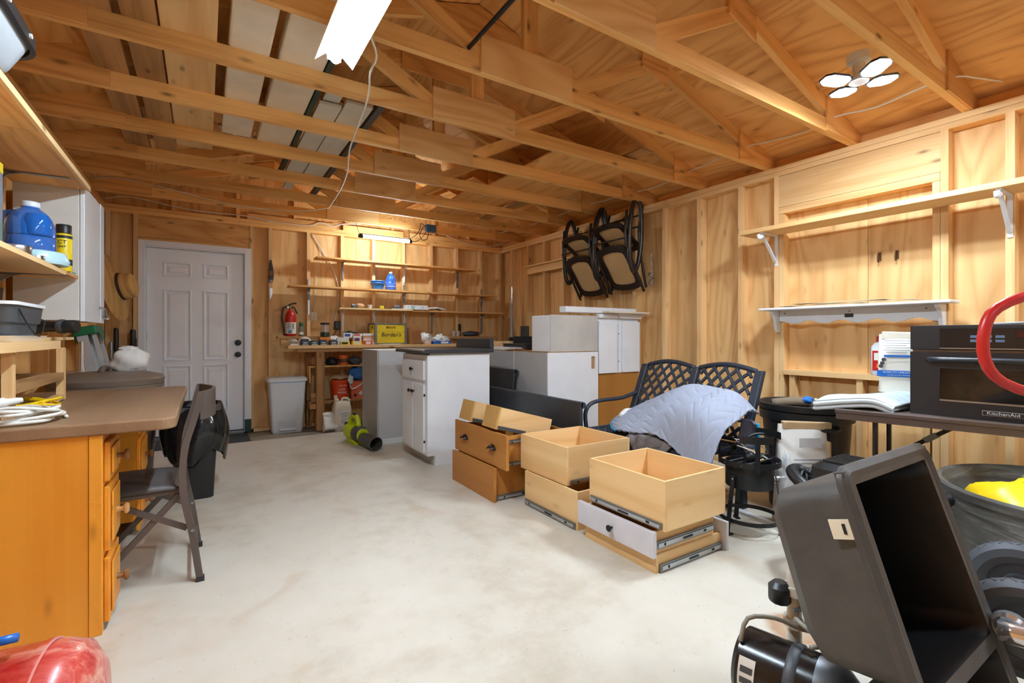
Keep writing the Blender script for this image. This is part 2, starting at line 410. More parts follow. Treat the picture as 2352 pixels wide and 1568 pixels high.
ordn = ['nearest', 'second', 'third', 'fourth', 'fifth', 'sixth', 'seventh', 'eighth', 'ninth', 'tenth', 'eleventh', 'twelfth', 'thirteenth', 'fourteenth']
for i, y in enumerate(reversed(TY)):
    t = tr0 if i == 0 else copy_tree(tr0)
    t.location = (1.51, y, ZP); t['label'] = 'pine roof truss with plywood gusset plates, %s to the door wall' % ordn[i]

# ---- door in the back wall
DY = 6.385
d1 = struct(thing('door_1', 'white six panel entry door with black knob and deadbolt', 'door', (-.067, DY, .02), world=True))
DW = plain('door_white', (238, 241, 246), .3, var=.015)
x0, x1, z0, z1 = -.518, .384, .038, 2.06
xs = [x0, -.375, -.118, -.012, .235, x1]; zs = [z0, .245, .80, .87, 1.63, 1.775, 1.91, z1]
# raised panels sit in the slab: rails and stiles one mesh, panels their own
mb = MB()
pan = [(1, 1), (3, 1), (1, 3), (3, 3), (1, 5), (3, 5)]
zc = [z0, .262, .80, .845, 1.625, 1.762, 1.925, z1]
for i in range(5):
    for j in range(7):
        if (i, j) in pan: continue
        mb.box(xs[i], xs[i+1], DY, DY+.04, zc[j], zc[j+1])
slab = obj('door_slab', mb, DW, d1)
for i, j in pan:
    a, b, c_, e = xs[i], xs[i+1], zc[j], zc[j+1]; g = MB(); o1, o2 = .02, .05
    def ringf(k, y): return [(a+k, y, c_+k), (b-k, y, c_+k), (b-k, y, e-k), (a+k, y, e-k)]
    R_ = [ringf(0, DY), ringf(.006, DY-.007), ringf(.016, DY-.007), ringf(.024, DY+.010), ringf(.032, DY+.010), ringf(.058, DY+.001)]
    for r in R_: g.v += r
    for k in range(len(R_)-1):
        for m in range(4): g.f.append((k*4+m, k*4+(m+1) % 4, k*4+4+(m+1) % 4, k*4+4+m))
    n = len(g.v)-4; g.f.append((n, n+1, n+2, n+3)); obj('raised_panel', g, DW, d1)
fr = MB(); 
for a, b, c_, e in ((-.585, -.527, .02, 2.132), (.393, .459, .155, 2.132)): obj('jamb_casing', MB().box(a, b, YB-.012, YB+.003, c_, e), WHITE, d1, bev=.002)
obj('head_casing', MB().box(-.526, .392, YB-.012, YB+.003, 2.072, 2.132), WHITE, d1, bev=.002)
obj('jamb_casing', MB().box(.393, .459, YB-.012, YB+.003, .01, .153), plain('green_paint', (30, 66, 58), .5), d1, label='dark green patch at the foot of the casing')
for a, b, c_, e in ((-.528, -.521, .02, 2.072), (.387, .394, .02, 2.072)): obj('jamb', MB().box(a, b, YB+.004, YBo, c_, e), WHITE, d1)
obj('jamb', MB().box(-.52, .386, YB+.004, YBo, 2.063, 2.072), WHITE, d1)
obj('threshold', MB().box(-.52, .386, YB-.02, YBo, 0, .03), STEEL, d1)
for z in (1.86, 1.11, .28): obj('hinge', MB().cyl((-.524, DY-.006, z-.05), (-.524, DY-.006, z+.05), .008, n=8), STEEL, d1)
for nm, z in (('deadbolt', 1.04), ('door_knob', .905)):
    R = Matrix.Translation((.327, DY, z)) @ Matrix.Rotation(PI/2, 4, 'X')
    pr = [(.032, 0), (.032, .008), (.014, .012), (.012, .035), (.026, .044), (.03, .056), (.026, .068), (.006, .072)] if nm == 'door_knob' else [(.034, 0), (.034, .012), (.028, .022), (.01, .024)]
    k = obj(nm, MB().lathe(pr, 20, R), BLACKM, d1, smooth=True)
    if nm == 'deadbolt': obj('thumb_turn', MB().box(.322, .332, DY-.045, DY-.022, z-.016, z+.016), BLACKM, k)
mat_m = plain('rubber_mat', (52, 56, 58), .75, bump=.5, bscale=25)
tag(obj('door_mat', MB().box(-.42, .42, 5.80, 6.30, -.008, .004), mat_m, bev=.004), 'dark charcoal ribbed door mat in front of the white door', 'mat')
# ---- lamps
def shop_light(loc, label, strength):
    t = thing('shop_light', label, 'light fixture', loc, group='fluorescent shop lights')
    L = 1.22
    obj('housing', MB().box(-.035, .035, 0, L, .0, .045), WHITE, t)
    for s in (-1, 1):
        obj('reflector', MB().prism([(s*.03, .02), (s*.085, -.035), (s*.083, -.039), (s*.026, .014)], 0, L), WHITE, t)
        obj('end_cap', MB().box(-.03, .03, -.003 if s < 0 else L, 0 if s < 0 else L+.003, -.02, .045), WHITE, t)
    obj('lamp_tube', MB().cyl((0, .02, -.022), (0, L-.02, -.022), .022, n=14), emis('tube_glow%d' % strength, (218, 238, 253), strength), t, smooth=True)
    for y in (.2, L-.2): obj('hanger_chain', MB().cyl((0, y, .045), (0, y, .16), .003, n=5), STEEL, t)
    return t
shop_light((.50, 1.07, 2.40), 'white winged fluorescent shop light hung under the trusses', TUBE_W)
shop_light((.9, -1.9, 2.40), 'unseen fill light added behind the viewer, built like the shop light', FILL_W)  # invented fixture out of view, added as fill light for the room
def led_lamp(loc, label, rz=0):
    t = thing('led_lamp', label, 'lamp', loc, rz, group='four panel screw in lamps')
    obj('socket', MB().lathe([(.055, .15), (.055, .11), (.03, .1), (.03, .04), (.045, .03), (.045, .0)], 20), WHITE, t, smooth=True)
    for k in range(4):
        a = k*PI/2+PI/4; R = Matrix.Rotation(a, 4, 'Z') @ Matrix.Translation((.055, 0, .0)) @ Matrix.Rotation(-.12, 4, 'Y')
        poly = [(0, -.03), (.03, -.055), (.11, -.055), (.14, -.03), (.14, .03), (.11, .055), (.03, .055), (0, .03)]
        m = MB().prism(poly, 0, .012, 'xy'); m.v = [tuple(R @ Vector(p)) for p in m.v]; pn = obj('lamp_panel', m, BLACKM, t)
        m = MB().prism([(x*.86+.01, y*.86) for x, y in poly], -.004, -.0005, 'xy'); m.v = [tuple(R @ Vector(p)) for p in m.v]
        obj('diffuser', m, emis('led_glow', (218, 237, 253), LED_W), pn)
    return t
led_lamp((2.95, 1.16, 2.475), 'four panel LED lamp glowing between the trusses above the wall shelf', .2)
led_lamp((2.95, -.45, 2.475), 'four panel LED lamp out of view to the right of the camera', .5)
bl = thing('led_bar_light', 'slim glowing LED bar hung over the workbench shelves', 'light fixture', (1.86, 5.76, 2.305))
obj('lamp_tube', MB().cyl((-.27, 0, 0), (.30, 0, -.003), .02, n=14), emis('bar_glow', (222, 240, 250), BAR_W), bl, smooth=True)
for a, b in ((-.325, -.272), (.302, .335)): obj('end_cap', MB().cyl((a, 0, 0), (b, 0, -.003), .021, n=14), BLACKP, bl, smooth=True)
obj('hanging_cord', MB().tube([(.3, 0, .02), (.31, .03, .09), (.32, .06, .168)], .003, 5), BLACKP, bl)
obj('mounting_rail', MB().box(-.31, .325, -.008, .008, .02, .03), BLACKP, bl)
obj('hanging_cord', MB().tube([(-.31, 0, .02), (-.33, .03, .09), (-.34, .06, .168)], .003, 5), BLACKP, bl)
obj('power_cord', MB().tube([(.335, 0, 0), (.40, 0, .01), (.48, .02, .07), (.54, .04, .15)], .004, 6), BLACKP, bl)
# ================================================================ LEFT SIDE
def leg_bracket(parent, y, z, L=.24, Hh=.25, m=None, name='bracket', x=XL):
    """L shelf bracket on the left wall: upright on the wall, arm under the shelf, curved brace"""
    m = m or DULL
    g = MB().box(x, x+.006, y-.012, y+.012, z-Hh, z).box(x, x+L, y-.012, y+.012, z-.006, z)
    g.prism([(x+.004, z-.09), (x+.02, z-.045), (x+.05, z-.02), (x+.1, z-.006), (x+.004, z-.006)], y-.004, y+.004)
    g.prism([(x+.004, z-Hh+.01), (x+.016, z-Hh+.02), (x+.03, z-.08), (x+.004, z-.07)], y-.004, y+.004)
    return obj(name, g, m, parent, bev=.002)
t = thing('wall_shelf', 'high plywood shelf along the left wall above the blue jug', 'shelf', (-.7, 2.2, 1.93), world=True)
obj('shelf_board', MB().box(XL, -.55, .6, 2.62, 1.93, 1.949), plyd(1), t); obj('shelf_board', MB().box(XL, -.55, 2.623, 3.53, 1.93, 1.949), plyd(1), t)
obj('front_edging', MB().box(-.549, -.535, .6, 3.53, 1.925, 1.951), pine(1), t)
for y in (1.6, 3.30): leg_bracket(t, y, 1.93, .27, .32)
t = thing('wall_shelf', 'middle left wall shelf of two boards carrying the blue jug', 'shelf', (-.7, 2.1, 1.412), world=True)
obj('shelf_board', MB().box(XL, -.56, .9, 3.10, 1.412, 1.431), pine(1), t); obj('shelf_board', MB().box(XL+.02, -.585, 2.75, 3.52, 1.432, 1.447), plyd(1), t, label='thin brown board laid on the shelf end')
for y in (1.5, 3.30): leg_bracket(t, y, 1.412 if y < 3 else 1.431, .26, .30)
t = thing('wall_shelf', 'low left wall shelf holding the grey tub and black hand vacuum', 'shelf', (-.7, 2.1, 1.06), world=True)
obj('shelf_board', MB().box(XL, -.56, .9, 3.0, 1.062, 1.098), pine(1), t); obj('shelf_board', MB().box(XL+.03, -.60, 2.70, 3.50, 1.0985, 1.113), pine(1), t)
for y in (1.5, 2.66): leg_bracket(t, y, 1.06, .24, .28)
t = thing('cubby_rack', 'rough pine cubby rack under the low left shelf behind the desk', 'rack', (-.73, 2.95, .80), world=True)
for y in (2.50, 3.28):
    for x in (-.63, -.84): board('post', x, x+.03, y, y+.038, .797, 1.060, pine, t)
board('rack_shelf', -.84, -.60, 2.54, 3.28, .90, .935, weath, t); board('back_board', -.849, -.841, 2.54, 3.28, .937, 1.05, plyd, t)
board('rail', -.63, -.60, 2.54, 3.28, .80, .825, pine, t)
# wall cabinet
t = thing('wall_cabinet', 'white painted wall cabinet with wire latch on the left wall', 'cabinet', (-.7, 3.82, 1.205), world=True)
WP = plain('old_white_paint', (222, 218, 210), .45, var=.04)
obj('body', MB().box(XL, -.585, 3.54, 4.12, 1.205, 1.965), WP, t, bev=.003)
dr = obj('door', MB().box(-.583, -.563, 3.545, 4.115, 1.20, 1.96), WHITE, t, bev=.003)
obj('frame_strip', MB().box(-.562, -.556, 3.99, 4.115, 1.20, 1.96), WHITE, dr, bev=.002)
obj('latch', MB().tube([(-.56, 3.98, 1.30), (-.535, 4.0, 1.29), (-.54, 4.08, 1.26), (-.53, 4.1, 1.235), (-.545, 4.06, 1.23), (-.552, 4.03, 1.25)], .005, 6), STEEL, dr, smooth=True)
obj('catch_plate', MB().box(-.556, -.552, 4.05, 4.10, 1.245, 1.285), STEEL, dr)
# things on the shelves
t = thing('water_jug', 'clear blue handled jug upside on pale blue pet waterer base', 'jug', (-.675, 3.06, 1.448))
jb = clear('blue_clear', (30, 112, 206), .68, .06)
obj('base_bowl', MB().lathe([(.115, 0), (.12, .02), (.105, .055), (.09, .06), (.085, .05)], 28, Matrix.Translation((.02, -.02, 0))), plain('pale_aqua', (190, 226, 236), .3), t, smooth=True)
bd = obj('jug_body', MB().lathe([(.085, .05), (.088, .075), (.088, .12), (.084, .125), (.088, .13), (.086, .17), (.075, .21), (.055, .24), (.03, .26), (.028, .27)], 28), jb, t, smooth=True)
obj('molded_panel', MB().lathe([(.05, .13), (.052, .135), (.052, .2), (.04, .225), (.0, .23)], 20, Matrix.Translation((.03, -.04, 0))), jb, t, smooth=True)
obj('handle', MB().tube([(-.055, .035, .24), (-.1, .06, .235), (-.12, .075, .2), (-.12, .075, .14), (-.085, .05, .10)], .015, 10), jb, t, smooth=True)
obj('cap', MB().lathe([(.03, .262), (.033, .265), (.033, .285), (.03, .288)], 24), plain('cap_white', (225, 232, 240), .4), t, smooth=True)
for i, (dx, dy, r, h, lb) in enumerate(((-.665, 2.80, .052, .032, 'lower shiny metal tin beside the blue jug'), (-.665, 2.80, .052, .032, 'upper shiny metal tin stacked beside the blue jug'), (-.615, 2.865, .028, .036, 'small metal tin in front of the blue jug'))):
    z = 1.4315+(.0322 if i == 1 else 0)
    tt = thing('metal_tin', lb, 'tin', (dx, dy, z), group='metal tins on the shelf')
    obj('can', MB().lathe([(r*.98, 0), (r, .003), (r, h*.6), (r*1.02, h*.62)], 24), STEEL, tt, smooth=True); obj('lid', MB().lathe([(r*1.03, h*.62), (r*1.03, h-.002), (r, h)], 24), STEEL, tt, smooth=True)
t = thing('spray_can', 'yellow and black insect spray can beside white cabinet', 'spray can', (-.602, 3.285, 1.4475))
obj('can', MB().lathe([(.032, 0), (.033, .004), (.033, .178), (.028, .19)], 24), YEL, t, smooth=True)
obj('label_band', MB().lathe([(.0334, .03), (.0334, .06)], 24, cap=False), INK, t, smooth=True)
obj('cap', MB().lathe([(.029, .19), (.031, .192), (.031, .232), (.028, .236)], 24), BLACKP, t, smooth=True)
obj('shoulder_band', MB().lathe([(.0334, .165), (.0334, .179)], 24, cap=False), INK, t, smooth=True)
text('lettering', 'CT', .026, INK, t, (0, -.0345, .145), (PI/2, 0, .15)); text('lettering', 'ENT', .016, INK, t, (0, -.0345, .122), (PI/2, 0, .15))
t = thing('seed_box', 'grey and yellow printed carton at the left frame edge', 'box', (-.765, 2.62, 1.4315))
obj('carton', MB().box(-.06, .06, -.2, .2, 0, .40), plain('grey_print', (120, 128, 138), .5), t, bev=.003)
obj('print_band', MB().box(-.061, .061, -.201, .201, .36, .40), YEL, t); obj('print_band', MB().box(-.061, .061, -.201, .201, 0, .02), YEL, t)
obj('print_patch', MB().box(.0605, .0615, .08, .17, .05, .16), plain('leaf_print', (70, 150, 70), .5), t)
for z in (.12, .2, .27): obj('print_dot', MB().cyl((.06, .1, z), (.0616, .1, z), .028, n=16), PAPER, t)
t = thing('scrap_pack', 'flat pack of hardware on the thin shelf board end', 'package', (-.62, 3.44, 1.4475))
obj('packet', MB().box(-.03, .03, -.05, .06, 0, .008), PAPER, t, bev=.003); obj('packet_top', MB().box(-.025, .03, -.03, .05, .0085, .013), plain('green_print', (90, 150, 110), .5), t)
# grey tub with white rim and tray
t = thing('plastic_tub', 'dark grey plastic tub with white rim on low left shelf', 'tub', (-.69, 2.62, 1.0985))
g = MB(); 
def rr(w, d, z, r=.03, n=5):
    out = []
    for sx, sy, a0 in ((1, 1, 0), (-1, 1, PI/2), (-1, -1, PI), (1, -1, 1.5*PI)):
        for k in range(n+1): a = a0+PI/2*k/n; out.append((sx*(w-r)+r*math.cos(a), sy*(d-r)+r*math.sin(a), z))
    return out
def loft(g, rings, capb=True, capt=False):
    n = len(rings[0]); o = len(g.v)
    for r in rings: g.v += [tuple(p) for p in r]
    for k in range(len(rings)-1):
        for i in range(n): j = (i+1) % n; g.f.append((o+k*n+i, o+k*n+j, o+k*n+n+j, o+k*n+n+i))
    if capb: g.f.append(tuple(o+i for i in range(n-1, -1, -1)))
    if capt: g.f.append(tuple(o+(len(rings)-1)*n+i for i in range(n)))
    return g
obj('tray', loft(MB(), [rr(.11, .2, 0), rr(.125, .215, .022)], capt=True), WHITE, t, smooth=True)
obj('tub_body', loft(MB(), [rr(.09, .17, .0225), rr(.1, .18, .07), rr(.107, .187, .072), rr(.113, .195, .135), rr(.105, .187, .135), rr(.095, .175, .03)]), DARKG, t, smooth=30)
obj('rim', loft(MB(), [rr(.112, .194, .1355), rr(.12, .202, .136), rr(.12, .202, .148), rr(.106, .188, .148)], capb=False), WHITE, t, smooth=30)
obj('bail_handle', MB().tube([(.115, -.15, .12), (.122, -.05, .05), (.122, .08, .02), (.118, .17, .08)], .003, 6), BLACKM, t)
# hand vacuum lying on its side, nose to the tub
t = thing('hand_vacuum', 'black handheld vacuum with ribbed clear bowl on low shelf', 'vacuum', (-.715, 3.10, 1.1135), rotz=-.4)
A = Matrix.Rotation(PI/2, 4, 'Y')
obj('dust_bowl', MB().lathe([(.03, -.15), (.058, -.14), (.062, -.06), (.05, .0), (.03, .02)], 20, Matrix.Translation((0, 0, .062)) @ A), clear('smoke_clear', (60, 60, 62), .75), t, smooth=True)
for k in range(7): obj('rib', MB().box(-.14, -.04, -.004, .004, 0, .006, Matrix.Translation((0, 0, .062)) @ Matrix.Rotation(k*PI/3.5, 4, 'X') @ Matrix.Translation((0, 0, .056))), DARKG, t)
obj('motor_body', MB().lathe([(.03, .0), (.045, .02), (.04, .06), (.028, .085)], 18, Matrix.Translation((0, 0, .055)) @ A), BLACKP, t, smooth=True)
obj('handle', MB().lathe([(.026, .085), (.024, .15), (.03, .155), (.031, .22), (.026, .228)], 16, Matrix.Translation((0, 0, .05)) @ A), BLACKP, t, smooth=True)
obj('trigger_guard', MB().tube([(-.07, -.02, .02), (-.02, -.03, .008), (.04, -.03, .01), (.07, -.02, .035)], .009, 8), BLACKP, t, smooth=True)
obj('collar', MB().lathe([(.032, .155), (.034, .16), (.034, .175), (.032, .18)], 16, Matrix.Translation((0, 0, .05)) @ A), DARKG, t, smooth=True)
# big grey drum with black riveted rim on the high shelf
t = thing('storage_tub', 'pale grey tub with black riveted rim on the high shelf', 'tub', (-.655, 1.70, 1.9515))
GM = plain('galvanised', (176, 184, 192), .4, .2, var=.05)
obj('tub_body', loft(MB(), [rr(.125, .50, 0, .1, 8), rr(.14, .52, .015, .11, 8), rr(.178, .565, .115, .12, 8), rr(.168, .555, .115, .12, 8), rr(.13, .51, .02, .1, 8)]), GM, t, smooth=30)
rm = obj('rim', loft(MB(), [rr(.178, .565, .095, .12, 8), rr(.19, .577, .097, .12, 8), rr(.19, .577, .135, .12, 8), rr(.17, .557, .137, .12, 8)], capb=False), BLACKP, t, smooth=30)
for y in (-.4, -.2, 0, .2, .4): obj('rivet', MB().cyl((.19, y, .116), (.196, y, .116), .008, n=8), WHITE, rm)
for x in (-.1, .08): obj('rivet', MB().cyl((x, .577, .116), (x, .583, .116), .008, n=8), WHITE, rm)
# straw hat hanging on the left wall near the corner
t = thing('straw_hat', 'woven straw hat hanging on the wall left of the door', 'hat', (-.70, 5.84, 1.58), rot=(0, PI/2-.2, -.25)); t.scale = (1.3, 1.3, 1.3)
ST = wood('straw', (214, 172, 108), (176, 128, 66), axis=0, ring=16, knots=0, rough=.8)
obj('brim', MB().lathe([(.095, .03), (.12, .012), (.21, .0), (.245, -.015), (.243, -.019), (.21, -.004), (.12, .008), (.095, .025)], 36, cap=False, sy=.85), ST, t, smooth=True)
obj('crown', MB().lathe([(.10, .02), (.096, .06), (.085, .105), (.06, .12), (.0, .112)], 30, cap=False, sy=.85), ST, t, smooth=True)
obj('hat_band', MB().lathe([(.1005, .024), (.099, .046)], 30, cap=False, sy=.86), plain('hat_band', (70, 52, 36), .8), t, smooth=True)
# step ladder leaning
t = thing('step_ladder', 'folded aluminium stepladder with green top leaning in the corner', 'ladder', (-.53, 4.98, 0), world=False)
tilt = Matrix.Rotation(-.22, 4, 'Y')
GRN = plain('ladder_green', (20, 116, 66), .45); ALU = plain('aluminium', (216, 220, 222), .35, .35, var=.05)
for y in (-.15, .13): obj('rail', MB().box(-.035, -.012, y, y+.022, 0, 1.17, tilt).box(-.012, .03, y+(.018 if y > 0 else 0), y+(.022 if y > 0 else .004), 0, 1.17, tilt), ALU, t)
for y in (-.12, .10): obj('rear_rail', MB().box(.05, .075, y, y+.02, .1, 1.15, tilt), ALU, t)
for z in (.28, .56, .84): obj('tread', MB().box(-.03, .03, -.128, .13, z, z+.03, tilt), ALU, t)
obj('ladder_top', MB().box(-.05, .09, -.17, .17, 1.15, 1.215, tilt), GRN, t, bev=.008); ap = MB().prism([(-.16, 1.16), (-.16, 1.13), (-.08, 1.12), (-.05, 1.08), (.05, 1.08), (.08, 1.12), (.16, 1.13), (.16, 1.16)], -.056, -.0505, 'yz'); ap.v = [tuple(tilt @ Vector(p)) for p in ap.v]; obj('top_apron', ap, GRN, t)
ap = MB().prism([(-.16, 1.16), (-.08, 1.16), (-.05, 1.09), (.05, 1.09), (.08, 1.16), (.16, 1.16)], .0905, .094, 'yz'); ap.v = [tuple(tilt @ Vector(p)) for p in ap.v]; obj('top_apron', ap, GRN, t)
# chrome stand and dark handles in the corner
t = thing('metal_stand', 'shiny metal stand with ribbed foot behind the brown bin', 'stand', (-.74, 4.56, .0))
obj('column', MB().lathe([(.075, 0), (.07, .03), (.03, .85), (.02, .93), (.02, 1.08)], 20), CHROME, t, smooth=True)
for k in range(7): obj('fin', MB().box(-.09, -.02, -.003, .003, .86, .87, Matrix.Rotation(-1.2+k*.2, 4, 'Z')), CHROME, t)
for i, (x, y, h, r, lb) in enumerate(((-.755, 6.28, 1.20, .022, 'black tool handle leaning left in the corner by the door'), (-.62, 6.27, 1.185, .026, 'thick black tool handle leaning beside the door casing'), (-.60, 6.30, 1.10, .013, 'thin dark rod next to the door casing'), (-.79, 6.25, 1.06, .017, 'grey metal tool shaft in the dark corner'))):
    tt = thing('garden_tool', lb, 'tool', (x, y-.03*(i == 2), 0))
    obj('shaft', MB().cyl((0, -.02, 0), (0, 0, h*.8), r*.7, n=10), DULL if i == 3 else DARKG, tt, smooth=True); obj('grip', MB().lathe([(r*.8, 0), (r, .02), (r, h*.18), (r*.8, h*.2)], 12, Matrix.Translation((0, 0, h*.8))), DULL if i == 3 else BLACKP, tt, smooth=True)
# brown bin with domed lid and the white sack on it
t = thing('trash_bin', 'large brown plastic bin with domed lid behind the desk', 'bin', (-.54, 4.13, 0))
BR = plain('taupe_plastic', (122, 106, 92), .4, var=.06)
obj('bin_body', MB().lathe([(.22, 0), (.23, .02), (.275, .74), (.29, .745), (.292, .79), (.28, .795)], 40), BR, t, smooth=True)
ld = obj('lid', MB().lathe([(.285, .80), (.305, .802), (.31, .835), (.295, .855), (.22, .875), (.1, .885), (.0, .887)], 40, cap=False), BR, t, smooth=True)
obj('lid_rim', MB().lathe([(.292, .77), (.305, .773), (.305, .80), (.29, .801)], 40, cap=False), BR, ld, smooth=True)
obj('lid_handle', MB().tube([(-.02, -.1, .878), (-.02, -.07, .902), (-.02, .0, .906), (-.02, .07, .902), (-.02, .1, .878)], .018, 8), BR, ld, smooth=True)
t = thing('sack', 'crumpled white feed sack resting on the brown bin lid', 'sack', (-.425, 4.16, .872))
SK = plain('sack_paper', (232, 228, 222), .75, var=.03, bump=.3, bscale=16)
obj('sack_body', MB().blob((0, 0, .075), (.105, .075, .088), .16, 3, flat=.078), SK, t, smooth='all'); obj('rolled_top', MB().blob((-.01, .0, .16), (.05, .04, .02), .2, 5), SK, t, smooth='all')
text('lettering', '5 LBS', .018, plain('navy_ink', (30, 44, 90), .6), t, (.03, -.09, .025), (PI/2, 0, .3))
# black bin with a bag liner behind the chair
t = thing('waste_bin', 'black waste bin with glossy black liner beside the desk', 'bin', (-.055, 4.06, 0))
obj('bin_body', loft(MB(), [rr(.11, .13, 0, .04), rr(.14, .165, .6, .05), rr(.13, .155, .6, .05), rr(.1, .12, .03, .04)]), BLACKP, t, smooth=30)
obj('rim', loft(MB(), [rr(.142, .167, .60, .05), rr(.155, .18, .605, .05), rr(.155, .18, .635, .05), rr(.135, .16, .64, .05)], capb=False), DARKG, t, smooth=30)
BG = plain('bag_film', (26, 27, 29), .16, var=.2, bump=.7, bscale=14)
def bagf(u, v):
    a = 2*PI*u; k = .160+.010*math.sin(5*a)*(.3+v)+.007*math.sin(13*a+4*v)*v; r = k+.045*math.sin(PI*v*.9)
    hz = .645-v*(.36+.05*math.sin(3*a+1)+.02*math.sin(7*a))
    return (r*math.cos(a), r*1.12*math.sin(a), hz)
obj('liner', MB().grid(bagf, 64, 14, True), BG, t, smooth='all', solid=.003)
# ---------------- desk
t = thing('desk', 'honey pine kneehole desk with brown laminate top along left wall', 'desk', (-.47, 3.06, 0), world=True)
LAM = wood('brown_laminate', (158, 124, 92), (132, 100, 72), axis=1, ring=3, knots=0, rough=.42, streak=.3)
pl = []
for cx, cy, a0 in ((-.155, 2.39, -PI/2), (-.155, 3.73, 0)):
    for k in range(7): a = a0+PI/2*k/6; pl.append((cx+.06*math.cos(a), cy+.06*math.sin(a)))
pl += [(XL+.003, 3.79), (XL+.003, 2.33)]
obj('desk_top', MB().prism(pl, .75, .795, 'xy'), LAM, t, bev=.006)
FX = -.322
obj('end_panel', MB().box(XL+.01, FX-.04, 2.344, 2.362, 0, .749), honey(2), t); obj('corner_post', MB().box(FX-.039, FX, 2.340, 2.372, 0, .749), honey(2), t, bev=.003)
obj('inner_panel', MB().box(XL+.01, FX, 2.592, 2.608, .06, .749), honey(2), t); obj('end_panel', MB().box(XL+.01, FX, 3.372, 3.39, 0.09, .749), honey(2), t); obj('end_panel', MB().box(XL+.01, FX, 3.752, 3.77, 0, .749), honey(2), t)
obj('back_panel', MB().box(XL+.01, XL+.02, 2.363, 3.75, .1, .749), honey(1), t)
KN = wood('knob_wood', (150, 104, 66), (110, 72, 44), axis=0, ring=3, knots=0, rough=.35)
KL = wood('pale_knob', (232, 190, 132), (208, 160, 100), axis=0, ring=3, knots=0, rough=.35)
for y0, y1 in ((2.366, 2.606), (3.386, 3.752)):
    obj('face_frame', MB().box(FX-.018, FX-.001, y0+.006, y1, .06, .749), honey(2), t)
    for q, (z0, z1) in enumerate(((.565, .715), (.30, .545), (.03, .275))):
        dd = obj('drawer', MB().box(FX, FX+.018, y0+.004, y1-.004, z0, z1), honey(1), t, bev=.004)
        obj('raised_field', MB().box(FX+.0185, FX+.026, y0+.03, y1-.03, z0+.025, z1-.025), honey(1), dd, bev=.006, seg=1)
        R = Matrix.Translation((FX+.026, (y0+y1)/2, (z0+z1)/2)) @ Matrix.Rotation(PI/2, 4, 'Y')
        obj('knob', MB().lathe([(.012, 0), (.009, .012), (.011, .02), (.021, .026), (.022, .033), (.015, .039), (.0, .04)], 18, R), KL if (q == 1 and y0 < 3) else KN, dd, smooth=True)
# coiled cords on the desk
def coil(name, label, c, R, r, turns, m, seed, sq=1.0, plug=True, group=None):
    rn = random.Random(seed); t = thing(name, label, 'cord', c, group=group); pts = []
    n = turns*9
    for i in range(n+1):
        a = 2*PI*i/9+rn.uniform(-.12, .12); k = R*(rn.uniform(.72, 1.08))
        pts.append((k*math.cos(a), k*sq*math.sin(a), r+(i/n)*.055*rn.uniform(.5, 1.2)))
    obj('cable', MB().tube(pts, r, 7), m, t, smooth='all')
    if plug:
        M = Matrix.Translation((-R*.15, -R*.25, .075)) @ Matrix.Rotation(.5, 4, 'Z') @ Matrix.Rotation(PI/2-.12, 4, 'Y')
        obj('socket_end', MB().lathe([(.012, -.07), (.02, -.06), (.021, .02), (.014, .03), (.013, .055), (.009, .07)], 14, M), m, t, smooth=True)
    return t
coil('electric_cord', 'coiled white extension cord lying on the desk top', (-.615, 2.52, .7955), .15, .0065, 7, plain('white_cord', (232, 230, 222), .4, var=.02), 2)
coil('electric_cord', 'coiled yellow extension cord behind the white one', (-.67, 2.79, .7955), .14, .006, 5, plain('yellow_cord', (240, 196, 16), .4, var=.03), 5, plug=False)
# ---------------- folding chair at the desk
t = thing('folding_chair', 'brown metal folding chair with vinyl seat at the desk', 'chair', (-.05, 2.835, 0), rotz=.02)
BM = plain('brown_metal', (92, 80, 72), .4, .1, var=.05); VI = plain('grey_vinyl', (84, 78, 76), .5, var=.1, bump=.2, bscale=30)
for y in (-.215, .215):
    g = MB(); P = catmull([Vector(p) for p in ((.03, y, 0), (.0, y, .22), (-.035, y, .42), (-.03, y, .6), (.005, y, .74), (.035, y, .865))], 4)
    for i, p in enumerate(P):
        for dx, dy in ((-.014, -.011), (.014, -.011), (.014, .011), (-.014, .011)): g.v.append((p.x+dx, p.y+dy, p.z))
    for i in range(len(P)-1):
        for k in range(4): g.f.append((i*4+k, i*4+(k+1) % 4, i*4+4+(k+1) % 4, i*4+4+k))
    n = len(g.v)-4; g.f += [(0, 1, 2, 3), (n, n+1, n+2, n+3)]
    obj('back_upright', g, BM, t); 
    lumber('brace', (-.02, y*.9, .245), (-.30, y*.9, .41), .024, .012, lambda a: BM, t); lumber('front_leg', (-.05, y*.86, .40), (-.40, y*.86, .005), .024, .02, lambda a: BM, t)
    obj('foot_cap', MB().box(.014, .046, y-.013, y+.013, 0, .022), BLACKP, t)
    obj('rivet', MB().cyl((.0, y-.014, .24), (.0, y+.014, .24), .008, n=8), DULL, t)
obj('seat_frame', MB().box(-.42, -.04, -.19, .19, .405, .425), BM, t, bev=.004)
obj('seat', MB().grid(lambda u, v: (-.05-.39*u, -.2+.4*v, .43+.035*(math.sin(PI*min(1, max(0, u*1.0)))**.35)*(math.sin(PI*v)**.35)), 22, 22), VI, t, smooth='all', solid=.012)
def brail(z0, z1):
    g = MB(); pts = []
    for k in range(13):
        y = -.205+.41*k/12; x = .03+.055*(1-((k-6)/6)**2); pts.append((x, y))
    return g.prism(pts+[(x+.013, y) for x, y in reversed(pts)], z0, z1, 'xy')
obj('back_panel', brail(.735, .865), BM, t, smooth=30)
obj('back_rail', MB().cyl((-.03, -.205, .56), (-.03, .205, .56), .009, n=8), BM, t); obj('stretcher', MB().cyl((.015, -.205, .12), (.015, .205, .12), .008, n=8), BM, t)
